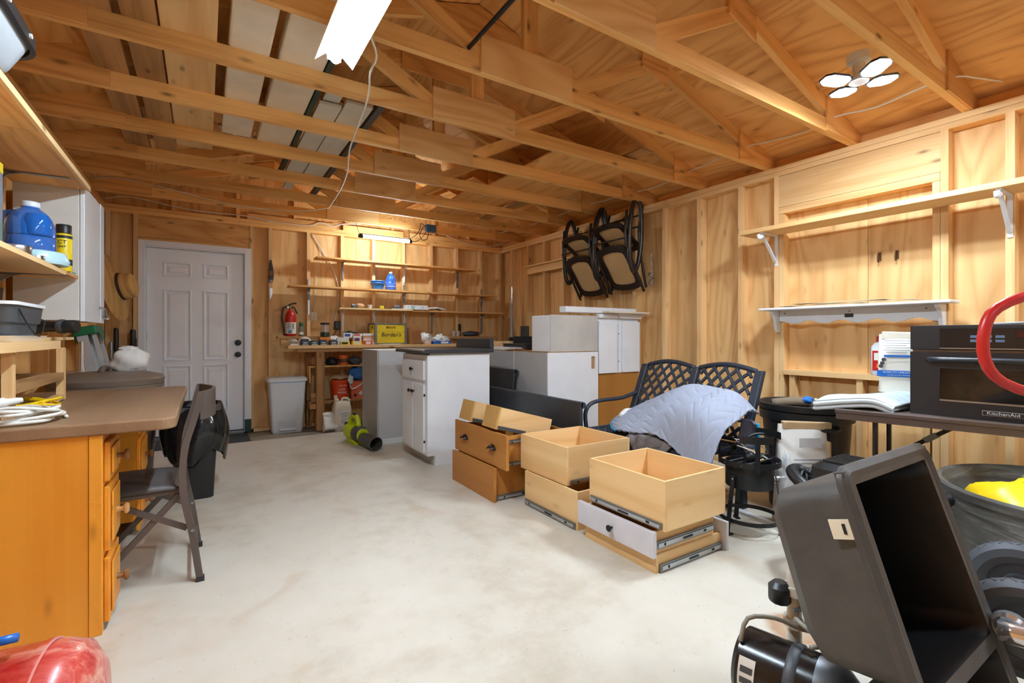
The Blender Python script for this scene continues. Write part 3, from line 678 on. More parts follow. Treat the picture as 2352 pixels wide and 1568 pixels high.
# ---------------- red tank
t = thing('air_tank', 'faded red metal tank lying on the floor at lower left', 'tank', (-.50, 1.60, 0), rotz=-.12)
g = N('faded_red'); v = g.coords((1, 3, 3)); f = g.noise(v, 5, 5, .7, .6); 
FR = g.set(.28, 0, .5, g.ramp(f, [(.36, lin((186, 34, 32))), (.5, lin((206, 84, 74))), (.62, lin((222, 152, 132)))]), coat=.3)
TM = Matrix.Translation((0, 0, .185)) @ Matrix.Rotation(PI/2, 4, 'Y')
obj('tank_body', MB().lathe([(.05, -.36), (.12, -.345), (.17, -.30), (.183, -.24), (.183, .16), (.186, .165), (.186, .18)], 44, TM), FR, t, smooth=True)
obj('tank_cap', MB().lathe([(.18, .181), (.181, .20), (.165, .245), (.12, .275), (.06, .285), (0, .287)], 44, TM, cap=False), FR, t, smooth=True)
obj('seam_weld', MB().lathe([(.182, .176), (.1865, .179), (.182, .183)], 44, TM, cap=False), plain('pale_red', (226, 150, 140), .25), t, smooth=True)
obj('carry_handle', MB().tube([(-.34, .03, .36), (-.3, .03, .41), (-.12, .03, .41), (-.08, .03, .36)], .009, 8), RED, t, smooth=True)
obj('wood_grip', MB().box(-.2, .02, -.03, -.005, .366, .382), pine(0), t)
for x in (-.2, .1): obj('foot', MB().box(x-.02, x+.02, -.12, .12, 0, .045), RED, t)
tag(obj('blue_rod', MB().tube([(-1.0, 1.66, .372), (-.7, 1.63, .388), (-.52, 1.60, .402), (-.37, 1.58, .410)], .0105, 10), plain('blue_tube', (24, 104, 196), .3), smooth='all'), 'blue plastic tube lying across the red tank', 'tube')
# ================================================================ STORED ON THE TRUSSES
ZT = ZP+.0895
def plank(name, label, x0, x1, y0, y1, z1, wf, cat='board', group='boards stored on the trusses'):
    return tag(board(name, x0, x1, y0, y1, ZT, ZT+z1, wf), label, cat, group)
plank('plank', 'weathered plank on the trusses nearest the left wall', -.49, -.348, 1.75, 4.70, .038, weath)
plank('plank', 'weathered plank on the trusses beside the wide pine board', -.315, -.182, 1.45, 4.66, .038, weath)
plank('wide_board', 'wide pale pine board with ragged edge on the trusses', -.172, .052, .8, 4.40, .02, pine)
WR = plain('plastic_wrap', (226, 214, 194), .25, var=.05, bump=.35, bscale=9)
for x0, x1, y1, lb in ((.10, .286, 3.98, 'narrow panel wrapped in clear plastic on the trusses by the pine board'), (.326, .55, 4.06, 'wide panel wrapped in clear plastic on the trusses by the siding strips')):
    tt = thing('wrapped_panel', lb, 'package', ((x0+x1)/2, 2.7, ZT), world=True, group='plastic wrapped panels')
    obj('panel', MB().box(x0, x1, 1.0, y1, ZT, ZT+.09), WR, tt, bev=.012)
    obj('crumpled_end', MB().blob(((x0+x1)/2, y1+.02, ZT+.045), ((x1-x0)/2, .05, .045), .3, int(x0*100)), WR, tt, smooth='all')
SI = plain('vinyl_grey', (206, 204, 194), .45, var=.03)
for i, (x0, x1, y0, y1, z0) in enumerate(((.60, .735, 3.15, 4.9, 0), (.742, .905, 3.05, 4.85, 0), (.655, .73, 3.3, 5.25, .024), (.62, .72, 3.02, 3.32, .03), (.75, .85, 3.08, 3.5, .026))):
    tag(obj('siding_strip', MB().box(x0, x1, y0, y1, ZT+z0, ZT+z0+.022), SI, bev=.003), ['pale grey vinyl strip on the trusses next to the wrapped panels', 'wide pale vinyl strip on the trusses beside the dark rail', 'long narrow vinyl strip poking toward the door wall', 'short white offcut on top of the vinyl strips', 'small white offcut near end of the vinyl strips'][i], 'siding', 'siding stored on the trusses')
tag(obj('dark_rail', MB().box(.925, .965, 3.0, 5.45, ZT, ZT+.05), DARKG), 'long dark grey metal rail stored on the trusses', 'rail')
tag(obj('dark_rail', MB().box(.555, .585, 2.0, 4.9, ZT, ZT+.05), plain('dark_green_metal', (38, 58, 52), .5)), 'long dark green rail between wrapped panel and vinyl strips', 'rail')
tag(obj('steel_rod', MB().cyl((1.115, .3, ZT+.012), (1.125, 2.35, ZT+.012), .011, n=10), BLACKM, smooth=True), 'black steel rod lying across the trusses', 'rod')
for i, (x0, x1, y0, y1, z) in enumerate(((2.3, 3.15, 2.85, 4.05, 0), (2.2, 2.75, 4.1, 5.6, 0), (2.86, 3.0, 2.6, 5.3, .0125))):
    tag(obj('plywood_sheet', MB().box(x0, x1, y0, y1, ZT+z, ZT+z+.012), plyd(1) if i < 2 else weath(1)), ['plywood sheet laid flat on the trusses above the cane chairs', 'plywood offcut laid on the trusses above the workbench', 'weathered grey board across the plywood on the trusses'][i], 'board', 'sheets stored on the trusses')
# ---------------- cables
def cable(label, pts, r=.0055, m=None): return tag(obj('cable', MB().tube(pts, r, 6), m or WCORD, smooth='all'), label, 'cable', 'electric cables')
cable('white cable hanging from the shop light along the trusses', [(.53, 2.0, 2.46), (.60, 2.10, 2.45), (.663, 2.18, 2.40), (.689, 2.373, 2.42), (.752, 2.606, 2.455), (.795, 2.845, 2.46), (.842, 3.251, 2.462), (.888, 3.582, 2.462), (.992, 4.074, 2.462), (1.06, 4.65, 2.464), (1.1, 5.3, 2.466)])
cable('white cable strung through the trusses along the right wall', [(3.93, .1, 2.60), (3.902, .721, 2.585), (3.736, .849, 2.583), (3.56, .925, 2.58), (3.531, 1.083, 2.57), (3.6, 1.325, 2.575), (3.536, 1.535, 2.58), (3.587, 1.741, 2.57), (3.556, 2.005, 2.575), (3.517, 2.145, 2.58), (3.544, 2.435, 2.57), (3.632, 2.75, 2.58), (3.7, 3.2, 2.57), (3.604, 3.46, 2.56), (3.618, 3.825, 2.57), (3.552, 4.031, 2.57), (3.589, 4.55, 2.57), (3.6, 5.2, 2.57), (3.5, 5.8, 2.57)])
cable('white cable looping across the ceiling from the left wall', [(-.86, 5.79, 2.57), (-.7, 5.795, 2.60), (-.46, 5.8, 2.585), (-.17, 5.8, 2.55), (.2, 5.8, 2.495), (.5, 5.8, 2.49), (.93, 5.8, 2.52), (1.22, 5.8, 2.60)])
cable('white cable sagging along the top of the door wall', [(-.846, 6.32, 2.517), (-.645, 6.32, 2.56), (-.389, 6.325, 2.53), (-.078, 6.33, 2.50), (.405, 6.33, 2.505), (.653, 6.325, 2.476), (.939, 6.325, 2.47), (1.112, 6.325, 2.481), (1.214, 6.33, 2.53), (1.37, 6.33, 2.505), (1.504, 6.33, 2.55), (1.724, 6.33, 2.575)])
cable('white cable drooping above the workbench shelves at right', [(2.93, 6.32, 2.56), (3.156, 6.325, 2.505), (3.322, 6.325, 2.49), (3.543, 6.325, 2.47), (3.75, 6.3, 2.50), (3.83, 6.2, 2.52)])
cable('thin white cable running down to the switch plate', [(1.142, 6.41, 2.395), (1.229, 6.41, 2.198), (1.219, 6.40, 2.059), (1.183, 6.41, 1.837), (1.162, 6.415, 1.508), (1.157, 6.415, 1.40)], .004)
cable('thick cream cable curving down behind the wall shelves', [(1.13, 6.41, 2.395), (1.282, 6.405, 2.148), (1.387, 6.40, 1.962), (1.452, 6.405, 1.742), (1.447, 6.41, 1.518), (1.414, 6.415, 1.36), (1.40, 6.41, 1.29)], .008)
cable('white cable down the wall to the dark outlet', [(3.145, 6.41, 2.39), (3.15, 6.41, 2.095), (3.145, 6.41, 1.835), (3.15, 6.415, 1.449), (3.16, 6.415, 1.28)], .004)
# ================================================================ BACK WALL AND WORKBENCH
def back_bracket(parent, x, z, L=.20, Hh=.2, m=None, y=YB):
    g = MB().box(x-.012, x+.012, y-.004, y, z-Hh, z).box(x-.012, x+.012, y-L, y, z-.004, z)
    g.prism([(y-.003, z-.1), (y-.02, z-.05), (y-.06, z-.02), (y-.12, z-.004), (y-.003, z-.004)], x-.003, x+.003, 'yz')
    g.prism([(y-.003, z-Hh+.01), (y-.02, z-Hh+.03), (y-.035, z-.07), (y-.003, z-.06)], x-.009, x+.009, 'yz')
    return obj('bracket', g, m or DULL, parent)
t = thing('wall_shelf', 'highest long wooden shelf on the back wall under the LED bar', 'shelf', (2.2, 6.23, 2.06), world=True)
board('shelf_board', 1.14, 2.53, 6.12, YB-.001, 2.061, 2.08, plyd, t); board('shelf_board', 2.532, 3.33, 6.13, YB-.001, 2.061, 2.08, plyd, t)
for x, m in ((1.487, DULL), (2.30, WHITE), (3.11, DULL)): back_bracket(t, x, 2.06, .17, .24, m)
t = thing('wall_shelf', 'middle back wall shelf holding the blue bowls and jug', 'shelf', (2.2, 6.23, 1.70), world=True)
board('shelf_board', .84, 2.42, 6.11, YB-.001, 1.70, 1.72, plyd, t); board('shelf_board', 2.423, 3.67, 6.13, YB-.001, 1.70, 1.72, plyd, t)
for x in (1.083, 2.299, 3.51): back_bracket(t, x, 1.70, .18, .16)
for x in (1.083, 2.299, 3.51): obj('slotted_standard', MB().box(x-.008, x+.008, YB-.014, YB-.005, 1.38, 1.82), STEEL, t)
t = thing('wall_shelf', 'lowest back wall shelf with small items and white bracket arms', 'shelf', (2.6, 6.23, 1.45), world=True)
board('shelf_board', 1.40, 2.34, 6.11, YB-.001, 1.451, 1.47, pine, t); board('shelf_board', 2.342, 3.80, 6.13, YB-.001, 1.446, 1.465, plyd, t)
for x, m in ((1.487, WHITE), (1.889, WHITE), (2.30, WHITE), (2.71, DULL), (3.51, DULL)): back_bracket(t, x, 1.45 if x < 2.34 else 1.445, .19, .30, m)
t = thing('wall_ledge', 'narrow board ledge behind the workbench holding the red extinguisher', 'ledge', (2.2, 6.3, .98), world=True)
board('ledge_board', .72, 3.70, 6.20, YB-.001, 1.085, 1.115, weath, t)
for x in (.76, 1.9, 3.6): board('ledge_block', x, x+.09, 6.24, YB-.001, 1.012, 1.084, pine, t)
# workbench
BH = 1.01
t = thing('workbench', 'wooden workbench with rough post leg and shelves below', 'workbench', (1.8, 6.14, 0), world=True)
board('bench_top', .80, 2.95, 5.95, 6.199, .972, BH, pine, t, bev=.003); board('bench_top', .86, 2.95, 6.2, YB-.001, .972, BH-.001, plyd, t)
RW = lambda a: wood('rough_timber', (186, 138, 86), (128, 86, 48), axis=a, ring=6, knots=.6)
board('post', 1.11, 1.20, 5.985, 6.075, 0, .93, RW, t, bev=.006); board('post', 2.80, 2.89, 5.985, 6.075, 0, .93, RW, t); board('post', 1.045, 1.1, 6.24, 6.33, 0, .97, RW, t)
board('apron', .90, 2.93, 5.99, 6.03, .931, .9715, RW, t)
board('bench_shelf', 1.045, 2.79, 6.08, 6.238, .742, .76, plyd, t); board('bench_shelf', 1.045, 2.79, 6.08, 6.238, .318, .34, weath, t)
board('side_rail', 1.04, 1.105, 5.99, 6.238, .26, .317, RW, t); board('side_board', 1.045, 1.06, 6.08, 6.238, .56, .741, plyd, t)
lumber('brace', (1.07, 6.22, .03), (1.08, 6.09, .25), .06, .03, RW, t)
# white step-on waste bin
t = thing('step_bin', 'white plastic step-on waste bin by the workbench', 'bin', (.815, 6.20, -.008))
WB = plain('bin_white', (220, 224, 228), .4, var=.015)
obj('bin_body', loft(MB(), [rr(.155, .095, .0, .03), rr(.165, .105, .03, .03), rr(.195, .128, .59, .03)], capt=True), WB, t, smooth=30)
obj('lid', loft(MB(), [rr(.205, .136, .595, .03), rr(.212, .14, .598, .03), rr(.212, .14, .628, .03), rr(.19, .125, .648, .03)], capt=True), WB, t, smooth=30)
obj('pedal_recess', MB().box(-.09, .09, -.113, -.10, .05, .14), plain('bin_shade', (200, 203, 208), .4), t, bev=.004); obj('pedal', MB().box(-.085, .085, -.135, -.10, .035, .052), WB, t, bev=.004)
obj('bag_edge', MB().box(-.15, .15, -.134, -.131, .586, .594), plain('pale_blue_film', (150, 190, 230), .3), t)
# under the bench
def bucket(name, label, loc, r0, r1, h, m, cat='bucket', bands=()):
    t = thing(name, label, cat, loc)
    obj('pail', MB().lathe([(r0, 0), (r0+.002, .004), (r1, h*.86), (r1+.006, h*.87), (r1+.006, h*.98), (r1, h)], 30), m, t, smooth=True)
    for z0, z1, mm in bands:
        ra = r0+(r1-r0)*z0/h+.0015; rb = r0+(r1-r0)*z1/h+.0015
        obj('label_band', MB().lathe([(ra, z0), (rb, z1)], 30, cap=False), mm, t, smooth=True)
    return t
t = bucket('mineral_bucket', 'orange bucket with white and black printed label under the bench', (1.405, 6.14, .3405), .088, .10, .24, plain('bucket_orange', (226, 74, 20), .4), bands=((.155, .195, INK),))
text('lettering', 'LICK', .036, WHITE, t, (.01, -.0975, .125), (PI/2, 0, .02)); text('lettering', 'MAGIC', .036, WHITE, t, (.012, -.0965, .088), (PI/2, 0, .02)); text('lettering', 'Antler King', .02, WHITE, t, (.02, -.1005, .174), (PI/2, 0, .02))
obj('sticker', MB().box(-.085, -.045, -.096, -.086, .02, .06), WHITE, t)
tag(obj('folded_cloth', MB().blob((1.40, 6.14, .61), (.10, .09, .028), .28, 8, flat=.028), plain('tan_cloth', (196, 172, 132), .85, bump=.4, bscale=30), smooth='all'), 'crumpled tan cloth on the orange bucket', 'cloth')
t = thing('orange_tub', 'orange plastic tub with white bail handle under the bench', 'tub', (1.635, 6.145, .3405))
obj('tub_body', loft(MB(), [rr(.10, .085, 0, .03), rr(.115, .10, .20, .03), rr(.12, .105, .205, .03), rr(.12, .105, .22, .03), rr(.11, .095, .22, .03)], capt=True), plain('tub_orange', (222, 110, 74), .45), t, smooth=30)
obj('bail_handle', MB().tube([(-.12, -.06, .19), (-.11, -.12, .13), (-.04, -.125, .15), (.03, -.115, .205)], .007, 6), WHITE, t, smooth='all')
obj('print_diamond', MB().prism([(-.02, .07), (.01, .10), (.04, .07), (.01, .04)], -.0975, -.094), PAPER, t); obj('barcode', MB().box(-.075, -.045, -.0955, -.09, .03, .06), INK, t)
tag(obj('blue_towel', MB().blob((1.63, 6.15, .645), (.125, .11, .085), .2, 12, flat=.083), plain('blue_cloth', (56, 116, 190), .85, bump=.5, bscale=40), smooth='all'), 'folded blue towel piled on the orange tub', 'towel')
tag(obj('cloth_rag', MB().blob((1.512, 6.03, .585), (.03, .02, .05), .3, 14), plain('pale_cloth', (196, 212, 218), .85, bump=.5), smooth='all'), 'pale blue rag hanging between bucket and tub', 'cloth')
t = bucket('small_tub', 'small orange screw top tub on the shelf under the bench', (1.45, 6.14, .7605), .052, .053, .12, plain('jar_orange', (226, 100, 34), .4), 'tub', ((.03, .075, plain('brown_print', (92, 60, 36), .6)),))
for x, y, z, rx, rz, lb, m in ((1.32, 6.17, .80, .07, .055, 'dark bag left of the small orange tub', BLACKP), (1.60, 6.17, .80, .085, .055, 'black pouch with straps right of the small orange tub', DARKG), (1.12, 6.15, .81, .05, .055, 'brown paper sack behind the bench post', CARD)):
    tag(obj('bag', MB().blob((x, y, z), (rx, .08, rz), .25, int(x*100), flat=rz-.015), m, smooth='all'), lb, 'bag')
t = thing('chemical_jug', 'white rectangular jug with handle on the floor under the bench', 'jug', (1.385, 5.945, -.008), rotz=.1)
JW = plain('jug_white', (222, 212, 194), .45, var=.03)
obj('jug_body', loft(MB(), [rr(.095, .06, 0, .025), rr(.10, .065, .02, .025), rr(.10, .065, .27, .025), rr(.085, .055, .33, .025), rr(.06, .045, .345, .02)], capt=True), JW, t, smooth=30)
obj('handle', MB().tube([(.0, 0, .33), (.01, 0, .375), (.05, 0, .378), (.085, 0, .36), (.092, 0, .29)], .014, 8), JW, t, smooth='all'); obj('neck_cap', MB().lathe([(.028, .33), (.028, .375), (.024, .378)], 16, Matrix.Translation((-.06, 0, 0))), JW, t, smooth=True)
obj('paper_label', MB().box(-.04, .075, -.067, -.0655, .06, .23), PAPER, t)
text('lettering', 'RANGER PRO', .017, INK, t, (.018, -.0675, .205), FNEG_Y)
for k in range(7): obj('print_line', MB().box(-.03, .065-(k % 3)*.02, -.0678, -.067, .18-.015*k, .183-.015*k), DARKG, t)
t = thing('paper_sheet', 'white leaflet leaning on the bench post beside the jug', 'paper', (1.245, 5.905, -.008), rotz=.05)
obj('sheet', MB().grid(lambda u, v: (-.075+.15*u, -.06+.10*v+.012*math.sin(3*u), .035+.19*v), 6, 6), PAPER, t, solid=.002, smooth='all'); obj('fold_back', MB().grid(lambda u, v: (-.07+.14*u, .045-.025*v, .0+.2*v), 4, 4), PAPER, t, solid=.002)
for i, (x, y, z, L, lb) in enumerate(((1.11, 6.10, .3405, -.07, 'short weathered timber offcut on the lowest bench shelf end'), (1.11, 6.10, .3915, -.09, 'small grey wood scrap stacked on the bench shelf end'))):
    tag(board('wood_offcut', x-.05, x+.06, y-.06, y+.06+L, z, z+.05, weath), lb, 'wood')
# leaf blower on the floor
t = thing('leaf_blower', 'lime green and black cordless leaf blower on the floor', 'blower', (1.33, 5.10, 0), rotz=.16)
LIME = plain('lime_plastic', (196, 214, 14), .38, var=.04)
Bm = Matrix.Rotation(PI/2, 4, 'X')
obj('motor_housing', MB().lathe([(.03, -.17), (.07, -.165), (.085, -.12), (.085, -.02), (.07, .03)], 22, Matrix.Translation((0, 0, .12)) @ Bm), LIME, t, smooth=True)
obj('fan_section', MB().lathe([(.068, .02), (.078, .05), (.078, .12), (.062, .16)], 22, Matrix.Translation((0, 0, .115)) @ Bm), DARKG, t, smooth=True)
obj('collar', MB().lathe([(.06, .155), (.064, .16), (.064, .18), (.058, .185)], 22, Matrix.Translation((0, 0, .11)) @ Bm), LIME, t, smooth=True)
obj('nozzle', MB().lathe([(.056, .18), (.062, .25), (.066, .40), (.068, .47), (.062, .47), (.052, .20)], 22, Matrix.Translation((0, 0, .092)) @ Matrix.Rotation(.05, 4, 'X') @ Bm, cap=False), plain('blower_dark', (78, 76, 70), .45), t, smooth=True)
obj('handle', MB().tube([(0, .14, .16), (0, .12, .245), (0, .04, .28), (0, -.04, .265), (0, -.08, .18)], .026, 10), LIME, t, smooth='all'); obj('grip', MB().tube([(0, .10, .268), (0, .04, .293), (0, -.02, .287)], .021, 8), BLACKP, t, smooth='all')
obj('battery', MB().box(-.04, .04, .13, .20, .05, .2), BLACKP, t, bev=.012); obj('base_foot', MB().prism([(.14, 0), (-.1, 0), (-.06, .05), (.12, .06)], -.05, .05, 'yz'), LIME, t, bev=.006)
for k in range(3): obj('vent_slot', MB().box(.078, .087, -.0+.03*k, .012+.03*k, .1, .15), BLACKP, t)
# fire extinguisher
t = thing('fire_extinguisher', 'red fire extinguisher with black hose on the ledge', 'extinguisher', (.868, 6.265, 1.1155))
obj('cylinder', MB().lathe([(.055, 0), (.06, .006), (.06, .22), (.055, .255), (.035, .295), (.018, .315), (.016, .33)], 28), RED, t, smooth=True)
obj('paper_label', MB().lathe([(.0606, .03), (.0606, .165)], 28, cap=False), PAPER, t, smooth=True)
for k in range(6): obj('print_line', MB().box(-.04, .035, -.0612, -.0555, .15-.012*k, .153-.012*k), plain('red_ink', (180, 60, 50), .6) if k < 2 else DARKG, t)
obj('print_patch', MB().box(-.03, .01, -.0612, -.055, .06, .075), BLUE, t); obj('print_patch', MB().box(-.03, .005, -.0612, -.055, .04, .055), INK, t)
vl = obj('valve', MB().lathe([(.018, .325), (.022, .33), (.022, .355), (.012, .36)], 14), BRASS, t, smooth=True)
obj('lever', MB().tube([(-.03, 0, .36), (.01, 0, .385), (.065, 0, .395)], .009, 6), BLACKP, t, smooth='all'); obj('carry_handle', MB().tube([(-.02, 0, .35), (.035, 0, .345), (.075, 0, .27)], .008, 6), BLACKP, t, smooth='all')
obj('hose', MB().tube([(-.02, -.01, .355), (-.08, -.02, .33), (-.095, -.025, .24), (-.08, -.03, .12), (-.072, -.03, .01)], .0105, 8), BLACKP, t, smooth='all'); obj('gauge', MB().cyl((-.03, -.02, .345), (-.03, -.03, .345), .012, n=12), WHITE, t)
def can(name, label, loc, r, h, m, capm, caph, cat='spray can', group=None, rings=()):
    t = thing(name, label, cat, loc, group=group)
    obj('can', MB().lathe([(r*.95, 0), (r, .004), (r, h-.012), (r*.8, h)], 20), m, t, smooth=True); obj('cap', MB().lathe([(r*.85, h), (r*.9, h+.003), (r*.88, h+caph*.8), (r*.6, h+caph)], 20), capm, t, smooth=True)
    for z0, z1, mm in rings: obj('label_band', MB().lathe([(r*1.01, z0), (r*1.01, z1)], 20, cap=False), mm, t, smooth=True)
    return t
can('spray_can', 'dark green capped spray can beside the extinguisher', (.985, 6.27, 1.1155), .026, .12, plain('can_olive', (110, 120, 96), .4, .3), plain('cap_green', (16, 92, 58), .4), .05, rings=((.02, .05, PAPER),))
# wall plates
t = thing('switch_plate', 'cream switch plate on the plywood below thin cable', 'switch', (1.16, YBo-.001, 1.365))
obj('plate', MB().box(-.036, .036, -.008, 0, -.056, .056), CREAM, t, bev=.003); obj('toggle', MB().box(-.005, .005, -.018, -.008, -.01, .012), CREAM, t)
t = thing('power_adapter', 'black plug-in power adapter on the wall above the bench', 'adapter', (1.435, YBo-.001, 1.255)); obj('adapter_body', MB().box(-.034, .034, -.06, 0, -.055, .055), BLACKP, t, bev=.008); obj('adapter_cord', MB().tube([(0, -.03, -.05), (-.03, -.04, -.1), (-.06, -.06, -.14), (.0, -.08, -.145)], .004, 6), BLACKP, t)
t = thing('outlet_box', 'dark outlet box with plug on the back wall at right', 'outlet', (3.17, YBo-.001, 1.225)); obj('outlet_plate', MB().box(-.04, .04, -.02, 0, -.07, .07), BLACKP, t, bev=.004); obj('plug', MB().box(-.02, .02, -.045, -.02, -.11, -.04), BLACKP, t, bev=.006)
t = thing('belt_tool', 'black sheathed hand tool hanging on a stud right of the door', 'tool', (.66, YB-.002, 1.77))
obj('sheath', MB().prism([(-.022, 0), (.026, .0), (.034, .06), (.03, .14), (.008, .25), (-.004, .25), (-.02, .12)], -.03, -.001), BLACKP, t, bev=.006); obj('buckle', MB().box(-.018, .02, -.034, -.0305, .06, .12), plain('leather', (120, 76, 48), .6), t, bev=.003); obj('tip', MB().cyl((.0, -.02, -.02), (.0, -.02, .01), .022, .026, n=12), DULL, t); obj('hook', MB().tube([(0, 0, .27), (0, -.03, .28), (0, -.03, .25)], .003, 5), STEEL, t)
t = thing('key_chain', 'small bunch of keys hanging below the sheathed tool', 'keys', (.665, YB-.002, 1.55))
obj('ring', MB().tube([(.0, -.01, .17), (.012, -.012, .15), (0, -.012, .13), (-.012, -.012, .15)], .002, 5, closed=True), STEEL, t)
for k in range(4): obj('key', MB().box(-.012+.006*k, -.004+.006*k, -.012-.003*k, -.010-.003*k, .02*k, .135), STEEL, t)
t = thing('transformer_box', 'blue electrical box with black wires fixed to a truss', 'electrical box', (2.46, 5.80, 2.455)); obj('box_body', MB().box(-.065, .065, -.045, .012, 0, .095), plain('elec_blue', (36, 84, 132), .45), t, bev=.003)
for i, p in enumerate(([(-.065, -.02, .06), (-.13, -.02, .10), (-.15, -.02, .02), (-.2, -.01, -.06), (-.26, .1, -.1)], [(-.03, -.02, 0), (-.05, -.02, -.09), (-.12, -.02, -.11), (-.15, -.02, -.04), (-.1, -.02, .06)])): obj('wire', MB().tube(p, .0045, 6), BLACKP, t, smooth='all')
# on the middle shelf
BB = plain('bowl_blue', (62, 132, 214), .35)
for i in range(2):
    tag(obj('blue_bowl', MB().lathe([(.06, 0), (.066, .004), (.078, .05), (.094, .075), (.10, .078), (.098, .083), (.09, .08), (.074, .052), (.06, .008)], 28, Matrix.Translation((1.90, 6.2, 1.7205+.028*i))), [BB, plain('bowl_blue_b', (90, 160, 226), .35)][i], smooth=True), ['lower blue plastic bowl of the nested pair on the shelf', 'upper blue plastic bowl nested on top of another'][i], 'bowl', 'blue bowls on the back wall shelf')
t = thing('blue_jug', 'translucent blue water jug with handle on the back wall shelf', 'jug', (2.075, 6.21, 1.7205))
JB = clear('blue_clear2', (50, 120, 226), .66, .08)
obj('jug_body', MB().lathe([(.066, 0), (.07, .005), (.07, .10), (.066, .105), (.066, .12), (.056, .17), (.04, .20), (.022, .215), (.02, .225)], 24), JB, t, smooth=True); obj('cap', MB().lathe([(.022, .222), (.024, .225), (.024, .24), (.02, .243)], 16), WHITE, t, smooth=True); obj('handle', MB().tube([(0, -.05, .19), (0, -.075, .16), (0, -.078, .115), (0, -.066, .1)], .009, 8), JB, t, smooth='all'); obj('band', MB().lathe([(.0708, .045), (.0708, .05)], 24, cap=False), PAPER, t, smooth=True)
# on the lowest wall shelf
def simple(name, label, cat, mb, m, group=None, **k): return tag(obj(name, mb, m, **k), label, cat, group)
t = thing('palm_sander', 'small grey power sander lying on the lowest wall shelf', 'tool', (1.67, 6.2, 1.4705)); obj('body', MB().blob((0, 0, .03), (.06, .04, .032), .12, 3, flat=.029), plain('tan_plastic', (196, 150, 110), .5), t, smooth='all'); obj('pad', MB().box(-.10, -.04, -.03, .03, 0, .028), DARKG, t, bev=.004); obj('switch', MB().box(-.105, -.06, -.02, .02, .029, .05), DULL, t, bev=.003)
t = thing('plastic_cup', 'clear plastic cup on the lowest wall shelf', 'cup', (1.80, 6.2, 1.4705)); obj('cup', MB().lathe([(.024, 0), (.031, .05), (.029, .05), (.022, .003)], 16, cap=False), clear('clear_plastic', (226, 220, 214), .5), t, smooth=True); obj('cup_base', MB().cyl((0, 0, 0), (0, 0, .003), .024, n=16), MATS['clear_plastic'], t)
simple('yellow_case', 'small bright yellow case on the lowest wall shelf', 'case', MB().box(1.925, 1.975, 6.17, 6.22, 1.4705, 1.51), plain('case_yellow', (206, 190, 20), .4), bev=.006)
t = thing('battery_charger', 'grey battery charger with cords on the lowest wall shelf', 'charger', (2.16, 6.2, 1.4705)); obj('base', MB().box(-.055, .055, -.04, .04, 0, .022), DARKG, t, bev=.004); obj('dock', MB().box(-.05, .03, -.03, .03, .0225, .055), DULL, t, bev=.006); obj('cord', MB().tube([(-.09, -.04, .004), (-.06, -.05, .004), (0, -.055, .004), (.09, -.05, .004)], .004, 6), WHITE, t)
t = thing('product_box', 'white printed carton lying flat on the lowest wall shelf', 'box', (2.41, 6.19, 1.4715)); obj('carton', MB().box(-.155, .155, -.07, .07, 0, .058), WHITE, t, bev=.002)
text('lettering', 'onn', .034, plain('deep_blue', (22, 60, 150), .5), t, (-.06, -.0712, .042), FNEG_Y); text('lettering', 'X', .03, INK, t, (.075, -.0712, .03), FNEG_Y); obj('print_patch', MB().box(-.095, -.035, -.0708, -.07, .012, .024), plain('print_green', (120, 200, 130), .5), t); obj('print_patch', MB().box(-.14, -.11, -.0708, -.07, .012, .045), plain('print_pale', (200, 214, 226), .5), t)
t = thing('paper_bundle', 'white paper bundle curling on the lowest wall shelf', 'paper', (2.69, 6.2, 1.4655)); obj('sheets', MB().grid(lambda u, v: (-.12+.24*u, -.07+.14*v, .012+.03*math.sin(PI*min(1, u*1.15))**.6), 14, 4), PAPER, t, solid=.014, smooth='all'); obj('strap', MB().tube([(-.13, -.075, .02), (0, -.075, .035), (.11, -.072, .03), (.15, -.06, .01)], .006, 6), WHITE, t)
# on the bench top
t = thing('dust_mask', 'white cup shaped dust mask leaning at the bench left end', 'mask', (1.00, 6.10, BH)); obj('mask_cup', MB().lathe([(.085, 0), (.08, .03), (.065, .065), (.035, .09), (0, .097)], 24, Matrix.Translation((0, 0, .004)), cap=False), plain('mask_white', (226, 216, 200), .8, bump=.3), t, smooth=True); obj('strap', MB().tube([(-.08, -.02, .01), (-.11, -.04, .01), (-.13, -.03, .006)], .004, 5), BLACKP, t)
simple('white_tray', 'stack of white papers at the left end of the workbench', 'paper', MB().box(.83, .92, 6.0, 6.1, BH+.0005, BH+.02), PAPER); simple('rag', 'grey crumpled rag at the workbench left end', 'cloth', MB().blob((.87, 6.06, BH+.045), (.05, .04, .024), .25, 2, flat=.023), plain('grey_rag', (196, 188, 178), .9), smooth='all')
for i, x in enumerate((.985, 1.085, 1.185, 1.30)):
    t = thing('tool_battery', ['first cordless tool battery at the left of the row', 'second cordless tool battery in the bench row', 'third cordless tool battery in the bench row', 'fourth cordless tool battery next to the yellow cartons'][i], 'battery', (x, 5.998, BH), group='tool batteries on the bench')
    obj('pack', MB().prism([(-.042, 0), (.042, 0), (.048, .03), (.036, [.075, .055, .065, .06][i]), (-.036, [.075, .055, .065, .06][i]), (-.048, .03)], -.035, .06), plain('battery_grey', (62, 68, 74), .5), t, bev=.006)
    obj('terminal_label', MB().box(-.022, .022, -.0365, -.0352, .022, .036), plain('label_pale', (190, 196, 200), .5), t); obj('clip', MB().box(-.03, .03, -.038, -.0352, .004, .011), PAPER, t)
bx = []
